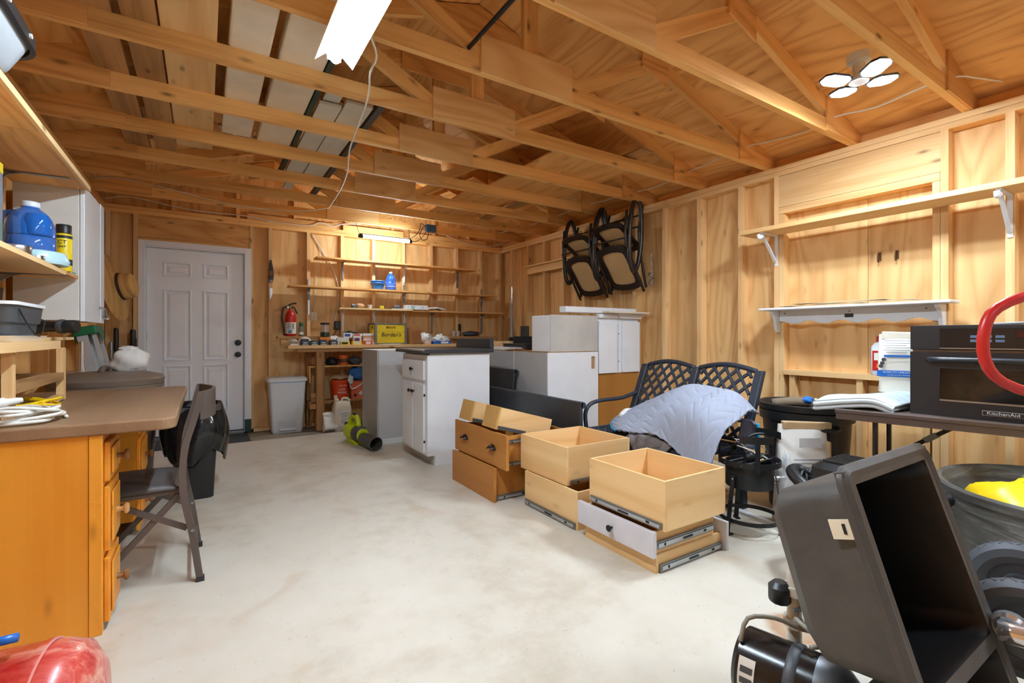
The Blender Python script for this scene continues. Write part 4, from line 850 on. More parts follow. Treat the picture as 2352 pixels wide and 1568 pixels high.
def carton(label, x0, x1, y0, y1, z0, z1, m, band=None, group='small cartons on the bench'):
    t = thing('carton', label, 'box', ((x0+x1)/2, (y0+y1)/2, z0), group=group); w, d, h = (x1-x0)/2, (y1-y0)/2, z1-z0
    obj('box', MB().box(-w, w, -d, d, 0, h), m, t, bev=.002)
    if band: obj('print', MB().box(-w+.01*w/.05, w*.55, -d-.0012, -d-.0002, h*.2, h*.8), band, t)
    return t
carton('yellow and black carton in front, beside the batteries', 1.385, 1.49, 5.975, 6.04, BH, BH+.042, YEL, INK); carton('yellow and black carton in front of the purple box', 1.525, 1.635, 5.975, 6.04, BH, BH+.045, YEL, PAPER); carton('white and orange carton at the right front of the row', 1.675, 1.76, 5.975, 6.05, BH, BH+.048, ORANGE, WHITE); carton('pale peach carton next to the crate', 1.765, 1.83, 5.985, 6.05, BH, BH+.045, plain('peach', (230, 178, 150), .6), PAPER)
carton('purple fronted carton behind the yellow one', 1.555, 1.65, 6.06, 6.13, BH, BH+.105, plain('white_card', (228, 224, 220), .6), plain('purple', (92, 40, 120), .5)); carton('peach and white carton behind the orange one', 1.675, 1.80, 6.06, 6.14, BH, BH+.11, plain('peach2', (232, 196, 176), .6), PAPER); carton('clear fronted parts carton behind the batteries', 1.36, 1.5, 6.06, 6.13, BH, BH+.09, plain('clear_card', (206, 212, 218), .4), None); carton('flat white carton on top of the peach carton', 1.67, 1.83, 6.05, 6.15, BH+.1105, BH+.14, WHITE, None); carton('small red tipped packet on the purple carton', 1.545, 1.66, 6.06, 6.13, BH+.1055, BH+.135, WHITE, plain('pk_red', (200, 60, 60), .5)); carton('white carton with blue print on the parts carton', 1.44, 1.54, 6.065, 6.13, BH+.0905, BH+.145, WHITE, plain('pk_blue', (50, 80, 170), .5)); carton('orange block under the camping lantern', 1.17, 1.29, 6.09, 6.18, BH, BH+.095, plain('block_orange', (236, 138, 30), .5), None)
t = thing('camping_lantern', 'green based camping lantern with clear globe on orange block', 'lantern', (1.232, 6.135, BH+.0955)); obj('fuel_base', MB().lathe([(.045, 0), (.05, .004), (.052, .05), (.045, .06)], 24), plain('lantern_green', (30, 48, 30), .4), t, smooth=True); obj('globe', MB().lathe([(.044, .06), (.046, .065), (.046, .145), (.044, .15)], 24, cap=False), clear('globe_glass', (214, 200, 190), .28), t, smooth=True); obj('mantle', MB().cyl((0, 0, .06), (0, 0, .14), .012, n=10), PAPER, t); obj('top_cap', MB().lathe([(.05, .15), (.054, .153), (.054, .168), (.046, .174)], 24), BLACKP, t, smooth=True)
coilc = thing('electric_cord', 'coiled black cord lying behind the cartons', 'cord', (1.58, 6.24, BH)); obj('cable', MB().tube([(-.13, 0, .01), (-.08, -.02, .12), (0, -.02, .16), (.08, -.02, .13), (.12, 0, .08), (.06, .03, .14), (-.04, .03, .165), (-.1, .02, .1), (-.02, .0, .02)], .008, 7), BLACKP, coilc, smooth='all')  # plain coiled black cord, use unspecified
simple('plastic_bag', 'white plastic pouch lying on the orange block side', 'bag', MB().blob((1.34, 6.14, BH+.05), (.07, .05, .05), .25, 21, flat=.049), plain('pouch_white', (220, 214, 208), .5, bump=.4), smooth='all')
# crate
t = thing('milk_crate', 'yellow metal framed wooden crate with script lettering on workbench', 'crate', (2.0, 6.12, BH+.004))
CG = plain('crate_zinc', (128, 124, 112), .5, .5, var=.12); CY = plain('crate_yellow', (238, 206, 8), .42, var=.05)
w, d, h = .195, .14, .265
for sx in (-1, 1):
    for sy in (-1, 1): obj('corner_post', MB().box(sx*w-.014, sx*w+.014, sy*d-.014, sy*d+.014, 0, h), CG, t)
for sy in (-1, 1):
    obj('rail', MB().box(-w, w, sy*d-.008, sy*d+.008, h-.014, h+.002), CG, t); obj('rail', MB().box(-w, w, sy*d-.008, sy*d+.008, 0, .014), CG, t)
    for a, b, c_, e in ((-.18, .18, .016, .155), (-.18, -.06, .158, .245), (.06, .18, .158, .245), (-.06, .06, .158, .20), (-.06, .06, .228, .245)): obj('side_slat', MB().box(a, b, sy*d-.005, sy*d+.005, c_, e), CY, t)
for sx in (-1, 1):
    obj('rail', MB().box(sx*w-.008, sx*w+.008, -d, d, h-.014, h+.002), CG, t); obj('end_slat', MB().box(sx*w-.005, sx*w+.005, -.125, .125, .016, .18), CY, t); obj('end_slat', MB().box(sx*w-.005, sx*w+.005, -.125, .125, .184, .245), CY, t); obj('handle_hole', MB().cyl((sx*(w+.0055), -.02, .215), (sx*(w+.0065), -.02, .215), .022, n=14), INK, t)
obj('crate_floor', MB().box(-.18, .18, -.125, .125, .002, .01), weath(0), t)
text('lettering', "Borden's", .072, INK, t, (.0, -d-.0062, .12), FNEG_Y, shear=.25)
t = thing('cardboard_box', 'open brown cardboard box leaning against the yellow crate', 'box', (2.33, 6.02, BH+.004), rotz=.35); R = Matrix.Rotation(-.13, 4, 'Y')
for a in ((-.075, .075, -.06, -.056), (-.075, .075, .056, .06)): obj('side', MB().box(a[0], a[1], a[2], a[3], .012, .22, R), CARD, t)
for a in ((-.077, -.0755), (.0755, .077)): obj('side', MB().box(a[0], a[1], -.06, .06, .012, .22, R), CARD, t)
obj('flap', MB().box(-.075, .075, -.065, -.062, .175, .235, R), plain('cardboard_pale', (204, 150, 98), .75), t); obj('flap', MB().box(-.02, .075, .03, .033, .21, .255, R), MATS['cardboard_pale'], t)
PB = plain('bag_white', (226, 226, 224), .4, var=.03, bump=.5, bscale=18)
for i, (x, y, rx, rz, lb) in enumerate(((2.50, 6.12, .11, .075, 'crumpled white plastic bag right of the cardboard box'), (2.74, 6.12, .12, .06, 'crumpled white plastic bag near the black backsplash'))):
    tag(obj('plastic_bag', MB().blob((x, y, BH+rz*.8), (rx, .1, rz), .4, 31+i, flat=rz*.78, freq=4), PB, smooth='all'), lb, 'bag', 'plastic bags on the bench')
carton('peach lidded tub carton before the plastic bags', 2.46, 2.55, 5.975, 6.04, BH, BH+.06, plain('peach3', (230, 190, 170), .6), PAPER); carton('blue and white packet before the plastic bags', 2.60, 2.66, 5.98, 6.05, BH, BH+.035, BLUE, None); carton('wide blue and white packet near the black backsplash', 2.68, 2.84, 5.98, 6.05, BH, BH+.04, BLUE, WHITE)
simple('paper_plate_stack', 'flat white papers at the foot of the crate', 'paper', MB().box(1.84, 2.12, 5.952, 5.965, BH+.0005, BH+.006).box(1.9, 2.15, 5.954, 5.966, BH+.006, BH+.01), PAPER)
for i, x in enumerate((3.02, 3.09)): 
    t = thing('clear_glass', ['clear plastic tumbler on the ledge near the corner', 'second clear tumbler on the ledge near the corner'][i], 'cup', (x, 6.27, 1.1155), group='clear tumblers'); obj('tumbler', MB().lathe([(.028, 0), (.034, .075), (.032, .075), (.026, .004)], 18, cap=False), clear('tumbler_clear', (220, 210, 200), .3), t, smooth=True); obj('tumbler_base', MB().cyl((0, 0, 0), (0, 0, .004), .028, n=18), MATS['tumbler_clear'], t)
simple('dark_bag', 'dark crumpled bag on the ledge in the back right corner', 'bag', MB().blob((3.30, 6.27, 1.15), (.13, .06, .036), .3, 41, flat=.034), plain('dark_bag', (58, 62, 72), .4, bump=.4), smooth='all')
# right end of the back
t = thing('air_pump', 'shiny steel cylinder on a pole standing in the back right corner', 'pump', (3.755, 5.86, 0)); obj('pole', MB().cyl((0, 0, 0), (0, 0, 1.02), .016, n=12), DULL, t, smooth=True); obj('barrel', MB().lathe([(.026, 1.10), (.03, 1.11), (.03, 1.58), (.034, 1.585), (.034, 1.61), (.014, 1.615), (.012, 1.83), (.0, 1.832)], 18), CHROME, t, smooth=True); obj('clamp', MB().box(-.05, .05, -.025, .025, 1.04, 1.10), BLACKP, t, bev=.01); obj('hose', MB().tube([(-.04, -.02, 1.06), (-.05, -.03, .95), (-.01, -.03, .9), (.03, -.03, 1.0)], .006, 6), BLACKP, t)
for k in range(4): obj('foot', MB().box(0, .09, -.01, .01, 0, .015, Matrix.Rotation(k*PI/2, 4, 'Z')), BLACKP, t)
simple('grey_board', 'dark grey flat board leaning on the right wall near the corner', 'panel', MB().box(3.845, 3.866, 5.58, 5.77, 0, 1.26), DARKG)
# ================================================================ MIDDLE OF THE ROOM
# island base cabinet: drawer and doors face -x, counter with backsplash
CT = plain('black_laminate', (52, 54, 58), .34, var=.12, bump=.05, bscale=200)
def knob_x(parent, x, y, z, m=BLACKM): return obj('knob', MB().lathe([(.006, 0), (.007, .012), (.016, .02), (.017, .027), (.01, .033), (0, .034)], 14, Matrix.Translation((x, y, z)) @ Matrix.Rotation(-PI/2, 4, 'Y')), m, parent, smooth=True)
t = thing('base_cabinet', 'white base cabinet island with black counter and one drawer', 'cabinet', (1.91, 4.13, 0), world=True)
a, b, y0, y1 = 1.60, 2.21, 3.83, 4.425
obj('carcass', MB().prism([(a+.075, 0), (b, 0), (b, .955), (a, .955), (a, .09), (a+.075, .09)], y0, y1), WHITE, t, bev=.002)
obj('toe_board', MB().box(a+.066, a+.0745, y0+.02, y1-.02, 0, .088), GREYW, t)
dr = obj('drawer', MB().box(a-.02, a-.0005, y0+.045, y1-.03, .735, .905), WHITE, t, bev=.005); knob_x(dr, a-.02, 4.12, .825)
for q, (ya, yb) in enumerate(((y0+.045, 4.125), (4.129, y1-.03))):
    dd = obj('door', MB().box(a-.02, a-.0005, ya, yb, .115, .70), WHITE, t, bev=.005); knob_x(dd, a-.02, 4.085 if q == 0 else 4.165, .63)
    for z in (.2, .6): obj('hinge', MB().box(a-.018, a-.004, ya-.006 if q == 0 else yb, ya if q == 0 else yb+.006, z, z+.02), BLACKM, dd)
obj('build_up_strip', MB().box(a+.02, b-.01, y0-.004, y1, .9555, .969), GREYW, t)
cp = thing('countertop', 'black laminate countertop with backsplash on the white island cabinet', 'countertop', (1.9, 4.12, .9695), world=True)
obj('slab', MB().prism([(1.545, .9695), (2.235, .9695), (2.235, 1.005), (1.565, 1.005), (1.545, .99)], 3.79, 4.49), CT, cp, bev=.006)
obj('backsplash', MB().box(2.19, 2.235, 3.79, 4.49, 1.0055, 1.095), CT, cp, bev=.006)
# grey cabinet further back
t = thing('base_cabinet', 'grey unfinished base cabinet standing by the workbench', 'cabinet', (1.8, 5.18, 0), world=True)
obj('side_panel', MB().box(1.497, 1.512, 4.905, 5.46, 0, .965), GREYW, t); obj('front_panel', MB().box(1.513, 2.10, 4.90, 4.915, .06, .965), plain('pale_grey_panel', (206, 207, 208), .5, var=.02), t); obj('carcass', MB().box(1.513, 2.10, 4.916, 5.46, .0, .95), GREYW, t)
obj('toe_strip', MB().box(1.513, 2.10, 4.898, 4.912, 0, .058), WHITE, t); obj('top_rail', MB().box(1.497, 2.10, 4.90, 5.46, .9655, .972), WHITE, t)
# white cabinets near the right wall
t = thing('base_cabinet', 'white base cabinet with cut notch beside the bench', 'cabinet', (2.94, 3.78, 0), world=True)
obj('side_panel', MB().box(2.63, 2.645, 3.512, 4.06, 0, .965), GREYW, t)
fp = MB()
for a in ((2.63, 3.155, 0, .965), (3.155, 3.205, 0, .80), (3.155, 3.205, .92, .965), (3.205, 3.243, 0, .965)): fp.box(a[0], a[1], 3.497, 3.511, a[2], a[3])
obj('end_panel', fp, WHITE, t); obj('notch_lining', MB().box(3.15, 3.21, 3.5115, 3.53, .79, .93), weath(2), t)
obj('carcass', MB().box(2.6455, 3.243, 3.5315, 4.06, 0, .955), GREYW, t); obj('top_edge', MB().box(2.63, 3.243, 3.497, 4.06, .9655, .972), weath(0), t)
t = thing('base_cabinet', 'grey sided base cabinet behind the notched white one', 'cabinet', (2.94, 4.35, 0), world=True)
obj('carcass', MB().box(2.645, 3.243, 4.068, 4.66, 0, .955), GREYW, t); obj('side_panel', MB().box(2.63, 2.6445, 4.068, 4.66, 0, .965), plain('grey_panel_b', (176, 175, 175), .5, var=.03), t); obj('white_edge', MB().box(2.626, 2.6445, 4.0615, 4.0675, 0, .965), WHITE, t); obj('top_edge', MB().box(2.63, 3.243, 4.068, 4.66, .9655, .972), weath(0), t)
t = thing('wall_cabinet', 'grey backed wall cabinet lying on the notched white cabinet', 'cabinet', (2.96, 3.66, .9725), world=True)
obj('back_panel', MB().box(2.665, 3.245, 3.505, 3.512, .973, 1.315), plain('hardboard', (196, 192, 184), .6, var=.08, vscale=3), t); obj('carcass', MB().box(2.665, 3.245, 3.513, 3.80, .973, 1.31), WHITE, t, bev=.003)
t = thing('wall_cabinet', 'white two door wall cabinet standing on the brown box', 'cabinet', (3.54, 3.65, .745), world=True)
obj('carcass', MB().box(3.255, 3.83, 3.525, 3.81, .745, 1.295), WHITE, t, bev=.003)
for a, b in ((3.258, 3.505), (3.585, 3.828)): obj('door', MB().box(a, b, 3.497, 3.522, .748, 1.265), WHITE, t, bev=.004)
obj('centre_stile', MB().box(3.535, 3.55, 3.517, 3.5245, .76, 1.24), plain('stile_white', (236, 238, 240), .35), t)
for z in (.86, 1.14): obj('hinge', MB().cyl((3.543, 3.515, z), (3.543, 3.5169, z), .006, n=8), BLACKM, t)
obj('crown_strip', MB().box(3.25, 3.50, 3.488, 3.53, 1.297, 1.335), WHITE, t, bev=.004); obj('crown_strip', MB().prism([(3.505, 1.345), (3.86, 1.345), (3.83, 1.297), (3.52, 1.297)], 3.48, 3.53), WHITE, t)
tag(obj('trim_board', MB().box(2.86, 3.80, 3.52, 3.62, 1.3455, 1.40), WHITE, bev=.003), 'long white trim board lying on the stacked wall cabinets', 'board'); tag(obj('trim_board', MB().box(3.30, 3.868, 3.40, 3.50, 1.3455, 1.361), plain('board_cream', (224, 212, 192), .5)), 'narrow pale board jutting over the white wall cabinet', 'board')
t = thing('cabinet_box', 'plain brown cabinet carcass under the white wall cabinet', 'cabinet', (3.54, 3.66, 0), world=True); obj('front_panel', MB().box(3.255, 3.83, 3.52, 3.535, 0, .744), maple(2), t); obj('carcass', MB().box(3.255, 3.83, 3.536, 3.83, 0, .744), maple(2), t)
# clutter on the far cabinets
tag(obj('white_board', MB().box(2.64, 3.15, 4.2, 4.64, .9725, 1.0), WHITE, bev=.003), 'white laminate board lying on the far grey cabinet', 'board'); tag(obj('card_sheet', MB().grid(lambda u, v: (2.62+.32*u, 4.09+.12*v, .978+.014*math.sin(7*u)*u), 14, 3), CARD, smooth='all', solid=.006), 'torn cardboard sheet lying on the far grey cabinet', 'cardboard')
t = thing('cooktop', 'black glass cooktop lying on the far grey cabinet', 'cooktop', (3.0, 4.33, 1.0005), world=True); obj('pan', MB().box(2.80, 3.23, 4.09, 4.55, 1.0005, 1.03), BLACKM, t, bev=.004); obj('glass_top', MB().box(2.79, 3.24, 4.085, 4.56, 1.031, 1.038), plain('black_glass', (60, 72, 76), .08), t, bev=.002); obj('clip', MB().tube([(2.95, 4.2, 1.041), (3.0, 4.22, 1.05), (3.05, 4.2, 1.041)], .004, 5), BLACKM, t)
tag(obj('black_board', MB().box(2.96, 3.24, 4.575, 4.60, 1.0005, 1.115), BLACKP, bev=.004), 'black panel standing behind the cooktop', 'panel'); tag(board('pine_strip', 2.66, 3.1, 4.665, 4.69, .0, 1.06), 'pine strip standing behind the far cabinets', 'board')
# black countertops leaning on edge
def counter_piece(label, x, y0, y1, h, lean, flip=1):
    t = thing('countertop', label, 'countertop', (x, (y0+y1)/2, 0), rot=(0, lean, 0))
    n = 10; prof = [(0, 0), (.032, 0), (.032, h-.04)]+[(.032+.03*math.sin(k*PI/2/4)*.3, h-.04+.04*k/4) for k in range(1, 5)]+[(.0, h)]
    obj('slab', MB().prism(prof, -(y1-y0)/2, (y1-y0)/2), CT, t, bev=.01)
    obj('rolled_edge', MB().cyl((.036, -(y1-y0)/2, h-.028), (.036, (y1-y0)/2, h-.028), .024, n=14), CT, t, smooth=True); obj('lower_lip', MB().box(.033, .075, -(y1-y0)/2, (y1-y0)/2, 0, .03), CT, t, bev=.008)
    return t
counter_piece('long black countertop standing on edge in front of the metal bench', 2.36, 2.74, 4.35, .625, 0)
counter_piece('black countertop offcut leaning against the grey cabinet side', 2.46, 3.95, 4.62, .80, .12)
# ---------------- loose drawers
def slide(parent, p0, p1, h=.035, dark=False):
    """drawer runner: channel with a rail and a release lever"""
    p0, p1 = Vector(p0), Vector(p1); L = (p1-p0).length; x = (p1-p0).normalized(); z = Vector((0, 0, 1)); y = z.cross(x)
    M = Matrix((x, y, z)).transposed().to_4x4(); M.translation = (p0+p1)/2
    o = obj('runner', MB().box(-L/2, L/2, -.004, .004, -h/2, h/2), DULL if not dark else DARKG, parent, M=M)
    g = MB().box(-L/2+.01, L/2-.01, -.008, -.0045, -h*.28, h*.28); I = Matrix.Translation(ORG[o]); obj('inner_rail', g, STEEL if not dark else DULL, o, M=I)
    g = MB().box(-.03, .04, -.0105, -.0085, -.006, .003).box(-L/2+.05, -L/2+.06, -.010, -.0085, -.006, .006).box(L/2-.09, L/2-.07, -.010, -.0085, -.005, .005); obj('release_lever', g, BLACKM, o, M=I)
    return o
def drawer_box(t, x0, x1, y0, y1, z0, z1, wf=drawer_w, th=.014):
    obj('side', MB().box(x0, x0+th, y0, y1, z0, z1), wf(1), t); obj('side', MB().box(x1-th, x1, y0, y1, z0, z1), wf(1), t)
    obj('side', MB().box(x0+th, x1-th, y0, y0+th, z0, z1), wf(0), t); obj('side', MB().box(x0+th, x1-th, y1-th, y1, z0, z1), wf(0), t)
    obj('bottom', MB().box(x0+th, x1-th, y0+th, y1-th, z0+.012, z0+.02), wf(0), t)
GRP = 'loose kitchen drawers on the floor'
def dthing(label, x, y, z): return thing('drawer', label, 'drawer', (x, y, z), world=True, group=GRP)
# stack C (nearest)
t = dthing('shallow bottom drawer of the nearest stack with pale front at its right end', 2.04, 1.77, 0)
drawer_box(t, 1.788, 2.29, 1.535, 2.03, 0, .085); slide(t, (1.81, 1.529, .022), (2.285, 1.529, .022)); obj('drawer_front', MB().box(2.2905, 2.31, 1.50, 2.06, 0, .15), plain('front_grey', (210, 208, 212), .4), t, bev=.003)
t = dthing('middle drawer of the nearest stack with white front and black knob', 2.02, 1.77, .0855)
drawer_box(t, 1.785, 2.25, 1.55, 2.02, .0855, .19); slide(t, (1.80, 1.544, .125), (2.24, 1.544, .125)); f = obj('drawer_front', MB().box(1.760, 1.784, 1.525, 2.065, .0775, .20), plain('front_white', (214, 212, 218), .4), t, bev=.004); knob_x(f, 1.760, 1.795, .138)
t = dthing('large open birch drawer on top of the nearest stack', 2.03, 1.75, .205)
drawer_box(t, 1.805, 2.27, 1.495, 2.015, .205, .44); slide(t, (1.8, 2.00, .226), (1.8, 1.51, .226), .03)
# stack B
t = dthing('deep birch drawer at the bottom of the middle stack', 2.08, 2.38, 0)
drawer_box(t, 1.805, 2.35, 2.115, 2.655, 0, .22); slide(t, (1.799, 2.64, .022), (1.799, 2.13, .022), .034)
t = dthing('open birch drawer on top of the middle stack', 2.09, 2.49, .2205)
drawer_box(t, 1.825, 2.355, 2.24, 2.735, .2205, .45); slide(t, (1.85, 2.234, .237), (2.35, 2.234, .237), .03)
# stack A
t = dthing('deep stained maple drawer at the bottom of the far stack', 1.9, 3.09, 0)
drawer_box(t, 1.655, 2.14, 2.80, 3.38, 0, .225, maple); obj('drawer_front', MB().box(1.632, 1.6545, 2.77, 3.41, 0, .232), maple(1), t, bev=.003); slide(t, (1.67, 2.794, .02), (2.13, 2.794, .02), .03)
t = dthing('maple drawer with two dark cup pulls on the far stack', 1.95, 3.05, .2325)
drawer_box(t, 1.685, 2.22, 2.75, 3.37, .2325, .44, maple); f = obj('drawer_front', MB().box(1.66, 1.6845, 2.66, 3.42, .2325, .465), maple(1), t, bev=.004)
for y in (3.24, 2.835):
    g = MB()
    def cup(u, v): a = PI*u; b = v*PI/2; return (1.66-.026*math.sin(b)*1.0, y+.042*math.cos(a)*math.cos(b*.0+0)*(1 if True else 1), .35+.03*math.sin(a)*math.cos(b))
    g.grid(lambda u, v: (1.659-.03*math.sin(PI*.5*v), y+.043*math.cos(PI*u)*(1-.25*v), .345+.034*math.sin(PI*u)*(1-.55*v)), 14, 7)
    obj('cup_pull', g, plain('bronze', (52, 40, 36), .35, .6), f, smooth='all', solid=.002)
slide(t, (1.70, 2.744, .25), (2.2, 2.744, .25), .026, True); slide(t, (1.70, 2.744, .40), (2.2, 2.744, .40), .026, True)
for i, (y0, y1, lb) in enumerate(((3.165, 3.345, 'narrow upturned drawer box at the left atop the maple drawer'), (2.80, 2.98, 'narrow upturned drawer box at the right atop the maple drawer'))):
    t = thing('narrow_drawer', lb, 'drawer', (1.705, (y0+y1)/2, .474), rot=(0, 0, 0), group=GRP); R = Matrix.Translation((0, 0, 0)) @ Matrix.Rotation(.27, 4, 'Y')
    hw = (y1-y0)/2; hh = .15
    # one end, two long sides, bottom
    obj('end', MB().box(-.05, -.036, -hw, hw, 0, hh, R), plain('mdf_tan', (196, 150, 84), .6), t); obj('end', MB().box(.40, .414, -hw, hw, 0, hh, R), drawer_w(1), t)
    for s in (-1, 1): obj('side', MB().box(-.035, .399, s*hw-(.012 if s > 0 else 0), s*hw+(0 if s > 0 else .012), 0, hh, R), drawer_w(0), t)
    g = MB().box(-.03, .2, -hw-.009, -hw-.0005, .004, .028, R); obj('runner', g, DARKG, t); obj('top_panel', MB().box(-.035, .399, -hw+.013, hw-.013, hh-.012, hh-.004, R), drawer_w(0), t)
# ================================================================ RIGHT SIDE
# ---- long upper shelf with white closet-rod brackets
t = thing('wall_shelf', 'long pine shelf on white rod brackets high on the right wall', 'shelf', (3.75, 1.2, 1.92), world=True)
obj('shelf_board', MB().box(3.625, 3.868, -.4, 2.265, 1.925, 1.958), wood('fir_shelf', (236, 196, 136), (214, 164, 104), axis=1, ring=5, knots=.1), t, bev=.003)
def rod_bracket(y):
    g = MB().box(XR-.006, XR-.0005, y-.012, y+.012, 1.68, 1.924).box(XR-.225, XR-.006, y-.012, y+.012, 1.918, 1.924)
    b = obj('bracket', g, WHITE, t)
    lumber('strut', (XR-.012, y, 1.71), (XR-.205, y, 1.912), .014, .02, lambda a: WHITE, t)
    obj('rod_hook', MB().tube([(XR-.2, y, 1.90), (XR-.225, y, 1.885), (XR-.25, y, 1.88), (XR-.255, y, 1.905)], .014, 8), WHITE, t, smooth='all')
for y in (2.098, .77): rod_bracket(y)
# ---- white scalloped shelf
t = thing('wall_shelf', 'white painted shelf with scalloped apron on the right wall', 'shelf', (3.78, 1.56, 1.15), world=True)
obj('shelf_board', MB().box(3.70, 3.868, .985, 2.15, 1.318, 1.336), WHITE, t, bev=.005)
pts = [(1.08, 1.3175), (2.06, 1.3175)]+[(2.06-.98*k/40, 1.225+.012*math.cos(k/40*PI*9)) for k in range(41)]
obj('apron', MB().prism(pts, 3.845, 3.868, 'yz'), WHITE, t)
for y in (2.075, 1.06): obj('bracket', MB().prism([(3.868, 1.3175), (3.735, 1.3175), (3.74, 1.30), (3.775, 1.28), (3.80, 1.23), (3.815, 1.17), (3.83, 1.15), (3.868, 1.145)], y-.012, y+.012), WHITE, t, bev=.004)
obj('label_tape', MB().box(3.843, 3.8445, 1.545, 1.60, 1.252, 1.278), INK, t)
for y in (2.02, 1.57, 1.14): obj('screw', MB().cyl((3.8425, y, 1.295), (3.8448, y, 1.295), .006, n=8), DULL, t)
t = thing('paper_stack', 'loose papers lying on the white scalloped shelf', 'papers', (3.78, 1.6, 1.3365), world=True)
for k, (y0, y1, dz) in enumerate(((1.15, 1.75, .012), (1.45, 2.0, .006), (1.3, 1.9, .02))): obj('sheet', MB().grid(lambda u, v: (3.705+.14*v, y0+(y1-y0)*u, 1.338+dz+.012*math.sin(PI*u)*v), 8, 4), plain('old_paper', (218, 202, 170), .8), t, smooth='all', solid=.002)
t = thing('coat_hook', 'left metal hook screwed to plywood between the two shelves', 'hook', (XRo-.001, 1.43, 1.64), group='hooks on the plywood')
obj('hook', MB().tube([(0, 0, .05), (-.03, 0, .04), (-.035, 0, .0), (-.02, 0, -.01)], .004, 6), plain('rusty', (110, 70, 42), .6, .4), t); obj('plate', MB().box(-.004, 0, -.01, .01, .0, .06), MATS['rusty'], t)
h2 = copy_tree(t); h2.location.y = 1.33; h2['label'] = 'right metal hook screwed to plywood between the two shelves'
# ---- bottle on the sill
t = thing('fluid_bottle', 'white bottle with red cap and label on the window sill board', 'bottle', (3.885, 1.405, .8535))
obj('bottle_body', loft(MB(), [rr(.028, .042, 0, .02), rr(.03, .045, .01, .02), rr(.03, .045, .19, .02), rr(.02, .03, .215, .015), rr(.013, .014, .225, .012)], capt=True), plain('bottle_white', (216, 220, 230), .35), t, smooth=30)
obj('label', MB().box(-.0315, -.0302, -.03, .03, .03, .165), RED, t); obj('cap', MB().lathe([(.017, .224), (.019, .226), (.018, .26), (.016, .264)], 14), RED, t, smooth=True)
obj('print', MB().box(-.0325, -.0316, -.02, .02, .10, .15), PAPER, t); obj('print', MB().box(-.0325, -.0316, -.025, .005, .05, .075), plain('flame', (236, 130, 30), .5), t)
# ---- hanging cane chairs
DW2 = plain('dark_bentwood', (46, 36, 30), .3, var=.15); CN = None
g = N('cane'); v = g.coords((1, 1, 1)); br = g.n('ShaderNodeTexChecker'); br.inputs['Scale'].default_value = 120; g.l(v, br.inputs['Vector'])
CN = g.set(.7, 0, .3, g.mix(br.outputs['Fac'], lin((228, 196, 146)), lin((176, 136, 86))))
def cane_panel(t, name, c, hw, hh, tilt):
    M = Matrix.Translation(c) @ Matrix.Rotation(tilt, 4, 'Y')
    outer = [(hw*sx*(1-.12*(abs(sz) > .9)), hh*sz) for sx, sz in ((-1, -.8), (-.8, -1), (0, -1.06), (.8, -1), (1, -.8), (1.0, .0), (1, .8), (.8, 1), (0, 1.08), (-.8, 1), (-1, .8), (-1, 0))]
    P = catmull([Vector((0, a, b)) for a, b in outer], 3, True)
    g = MB(); n = len(P)
    for k, (sc, x) in enumerate(((1, -.012), (1, .012), (.74, .012), (.74, -.012))):
        g.v += [tuple(M @ Vector((x, p.y*sc, p.z*sc))) for p in P]
    for k in range(4):
        for i in range(n): j = (i+1) % n; k2 = (k+1) % 4; g.f.append((k*n+i, k*n+j, k2*n+j, k2*n+i))
    fr = obj(name, g, DW2, t, smooth=30)
    g = MB(); g.v = [tuple(M @ Vector((0, p.y*.76, p.z*.76))) for p in P]+[tuple(M @ Vector((.004, p.y*.76, p.z*.76))) for p in P]; g.f = [tuple(range(n)), tuple(range(2*n-1, n-1, -1))]+[(i, (i+1) % n, n+(i+1) % n, n+i) for i in range(n)]
    obj('cane_web', g, CN, fr)
def make_cane_chair(loc, label):
    t = thing('cane_chair', label, 'chair', loc, group='cane chairs hung on the right wall')
    # x is out of the wall when negative, y along the wall, z up; origin at the hook height on the studs
    cane_panel(t, 'seat_frame', (-.175, 0, -.67), .21, .245, -.60)
    cane_panel(t, 'back_frame', (-.215, 0, -.36), .205, .20, -.95)
    for s in (-1, 1):
        y = s*.25; pts = [(-.20+.085*math.cos(2*PI*k/20), y-.02*math.sin(2*PI*k/20), -.36+.365*math.sin(2*PI*k/20)) for k in range(20)]
        obj('arm_loop', MB().tube(pts, .024, 8, closed=True, smooth=2), DW2, t, smooth='all')
        obj('side_rail', MB().tube([(-.30, y*.92, -.12), (-.32, y*.92, -.42), (-.2, y*.92, -.66), (-.05, y*.92, -.92)], .014, 8), DW2, t, smooth='all')
        obj('leg', MB().tube([(-.08, y*.96, -.05), (-.14, y*.96, -.3), (-.10, y*.96, -.6), (-.03, y*.96, -.88)], .013, 8), DW2, t, smooth='all')
    for x, z in ((-.1, -.14), (-.12, -.26), (-.33, -.40)): obj('stretcher', MB().cyl((x, -.24, z), (x, .24, z), .009, n=8), DW2, t, smooth=True)
    obj('wall_hook', MB().tube([(.0, 0, -.1), (-.06, 0, -.1), (-.11, 0, -.125), (-.115, 0, -.16), (-.09, 0, -.16)], .005, 6), BLACKM, t)
    return t
c1 = make_cane_chair((XR-.002, 4.19, 2.47), 'dark bentwood cane chair hung on the wall, farther from camera')
c2 = copy_tree(c1); c2.location = (XR-.002, 3.66, 2.50); c2['label'] = 'dark bentwood cane chair hung on the wall, nearer one beside chain'
t = thing('chain', 'bright steel chain hanging beside the cane chairs', 'chain', (XR-.012, 3.37, 1.62))
rn = random.Random(4)
for k in range(16):
    z = .32-.02*k; obj('link', MB().tube([(0, .009*math.cos(a)*(1 if k % 2 else .3), z+.014*math.sin(a)) for a in (0, 1.05, 2.1, 3.14, 4.19, 5.24)], .0028, 5, closed=True), STEEL, t)
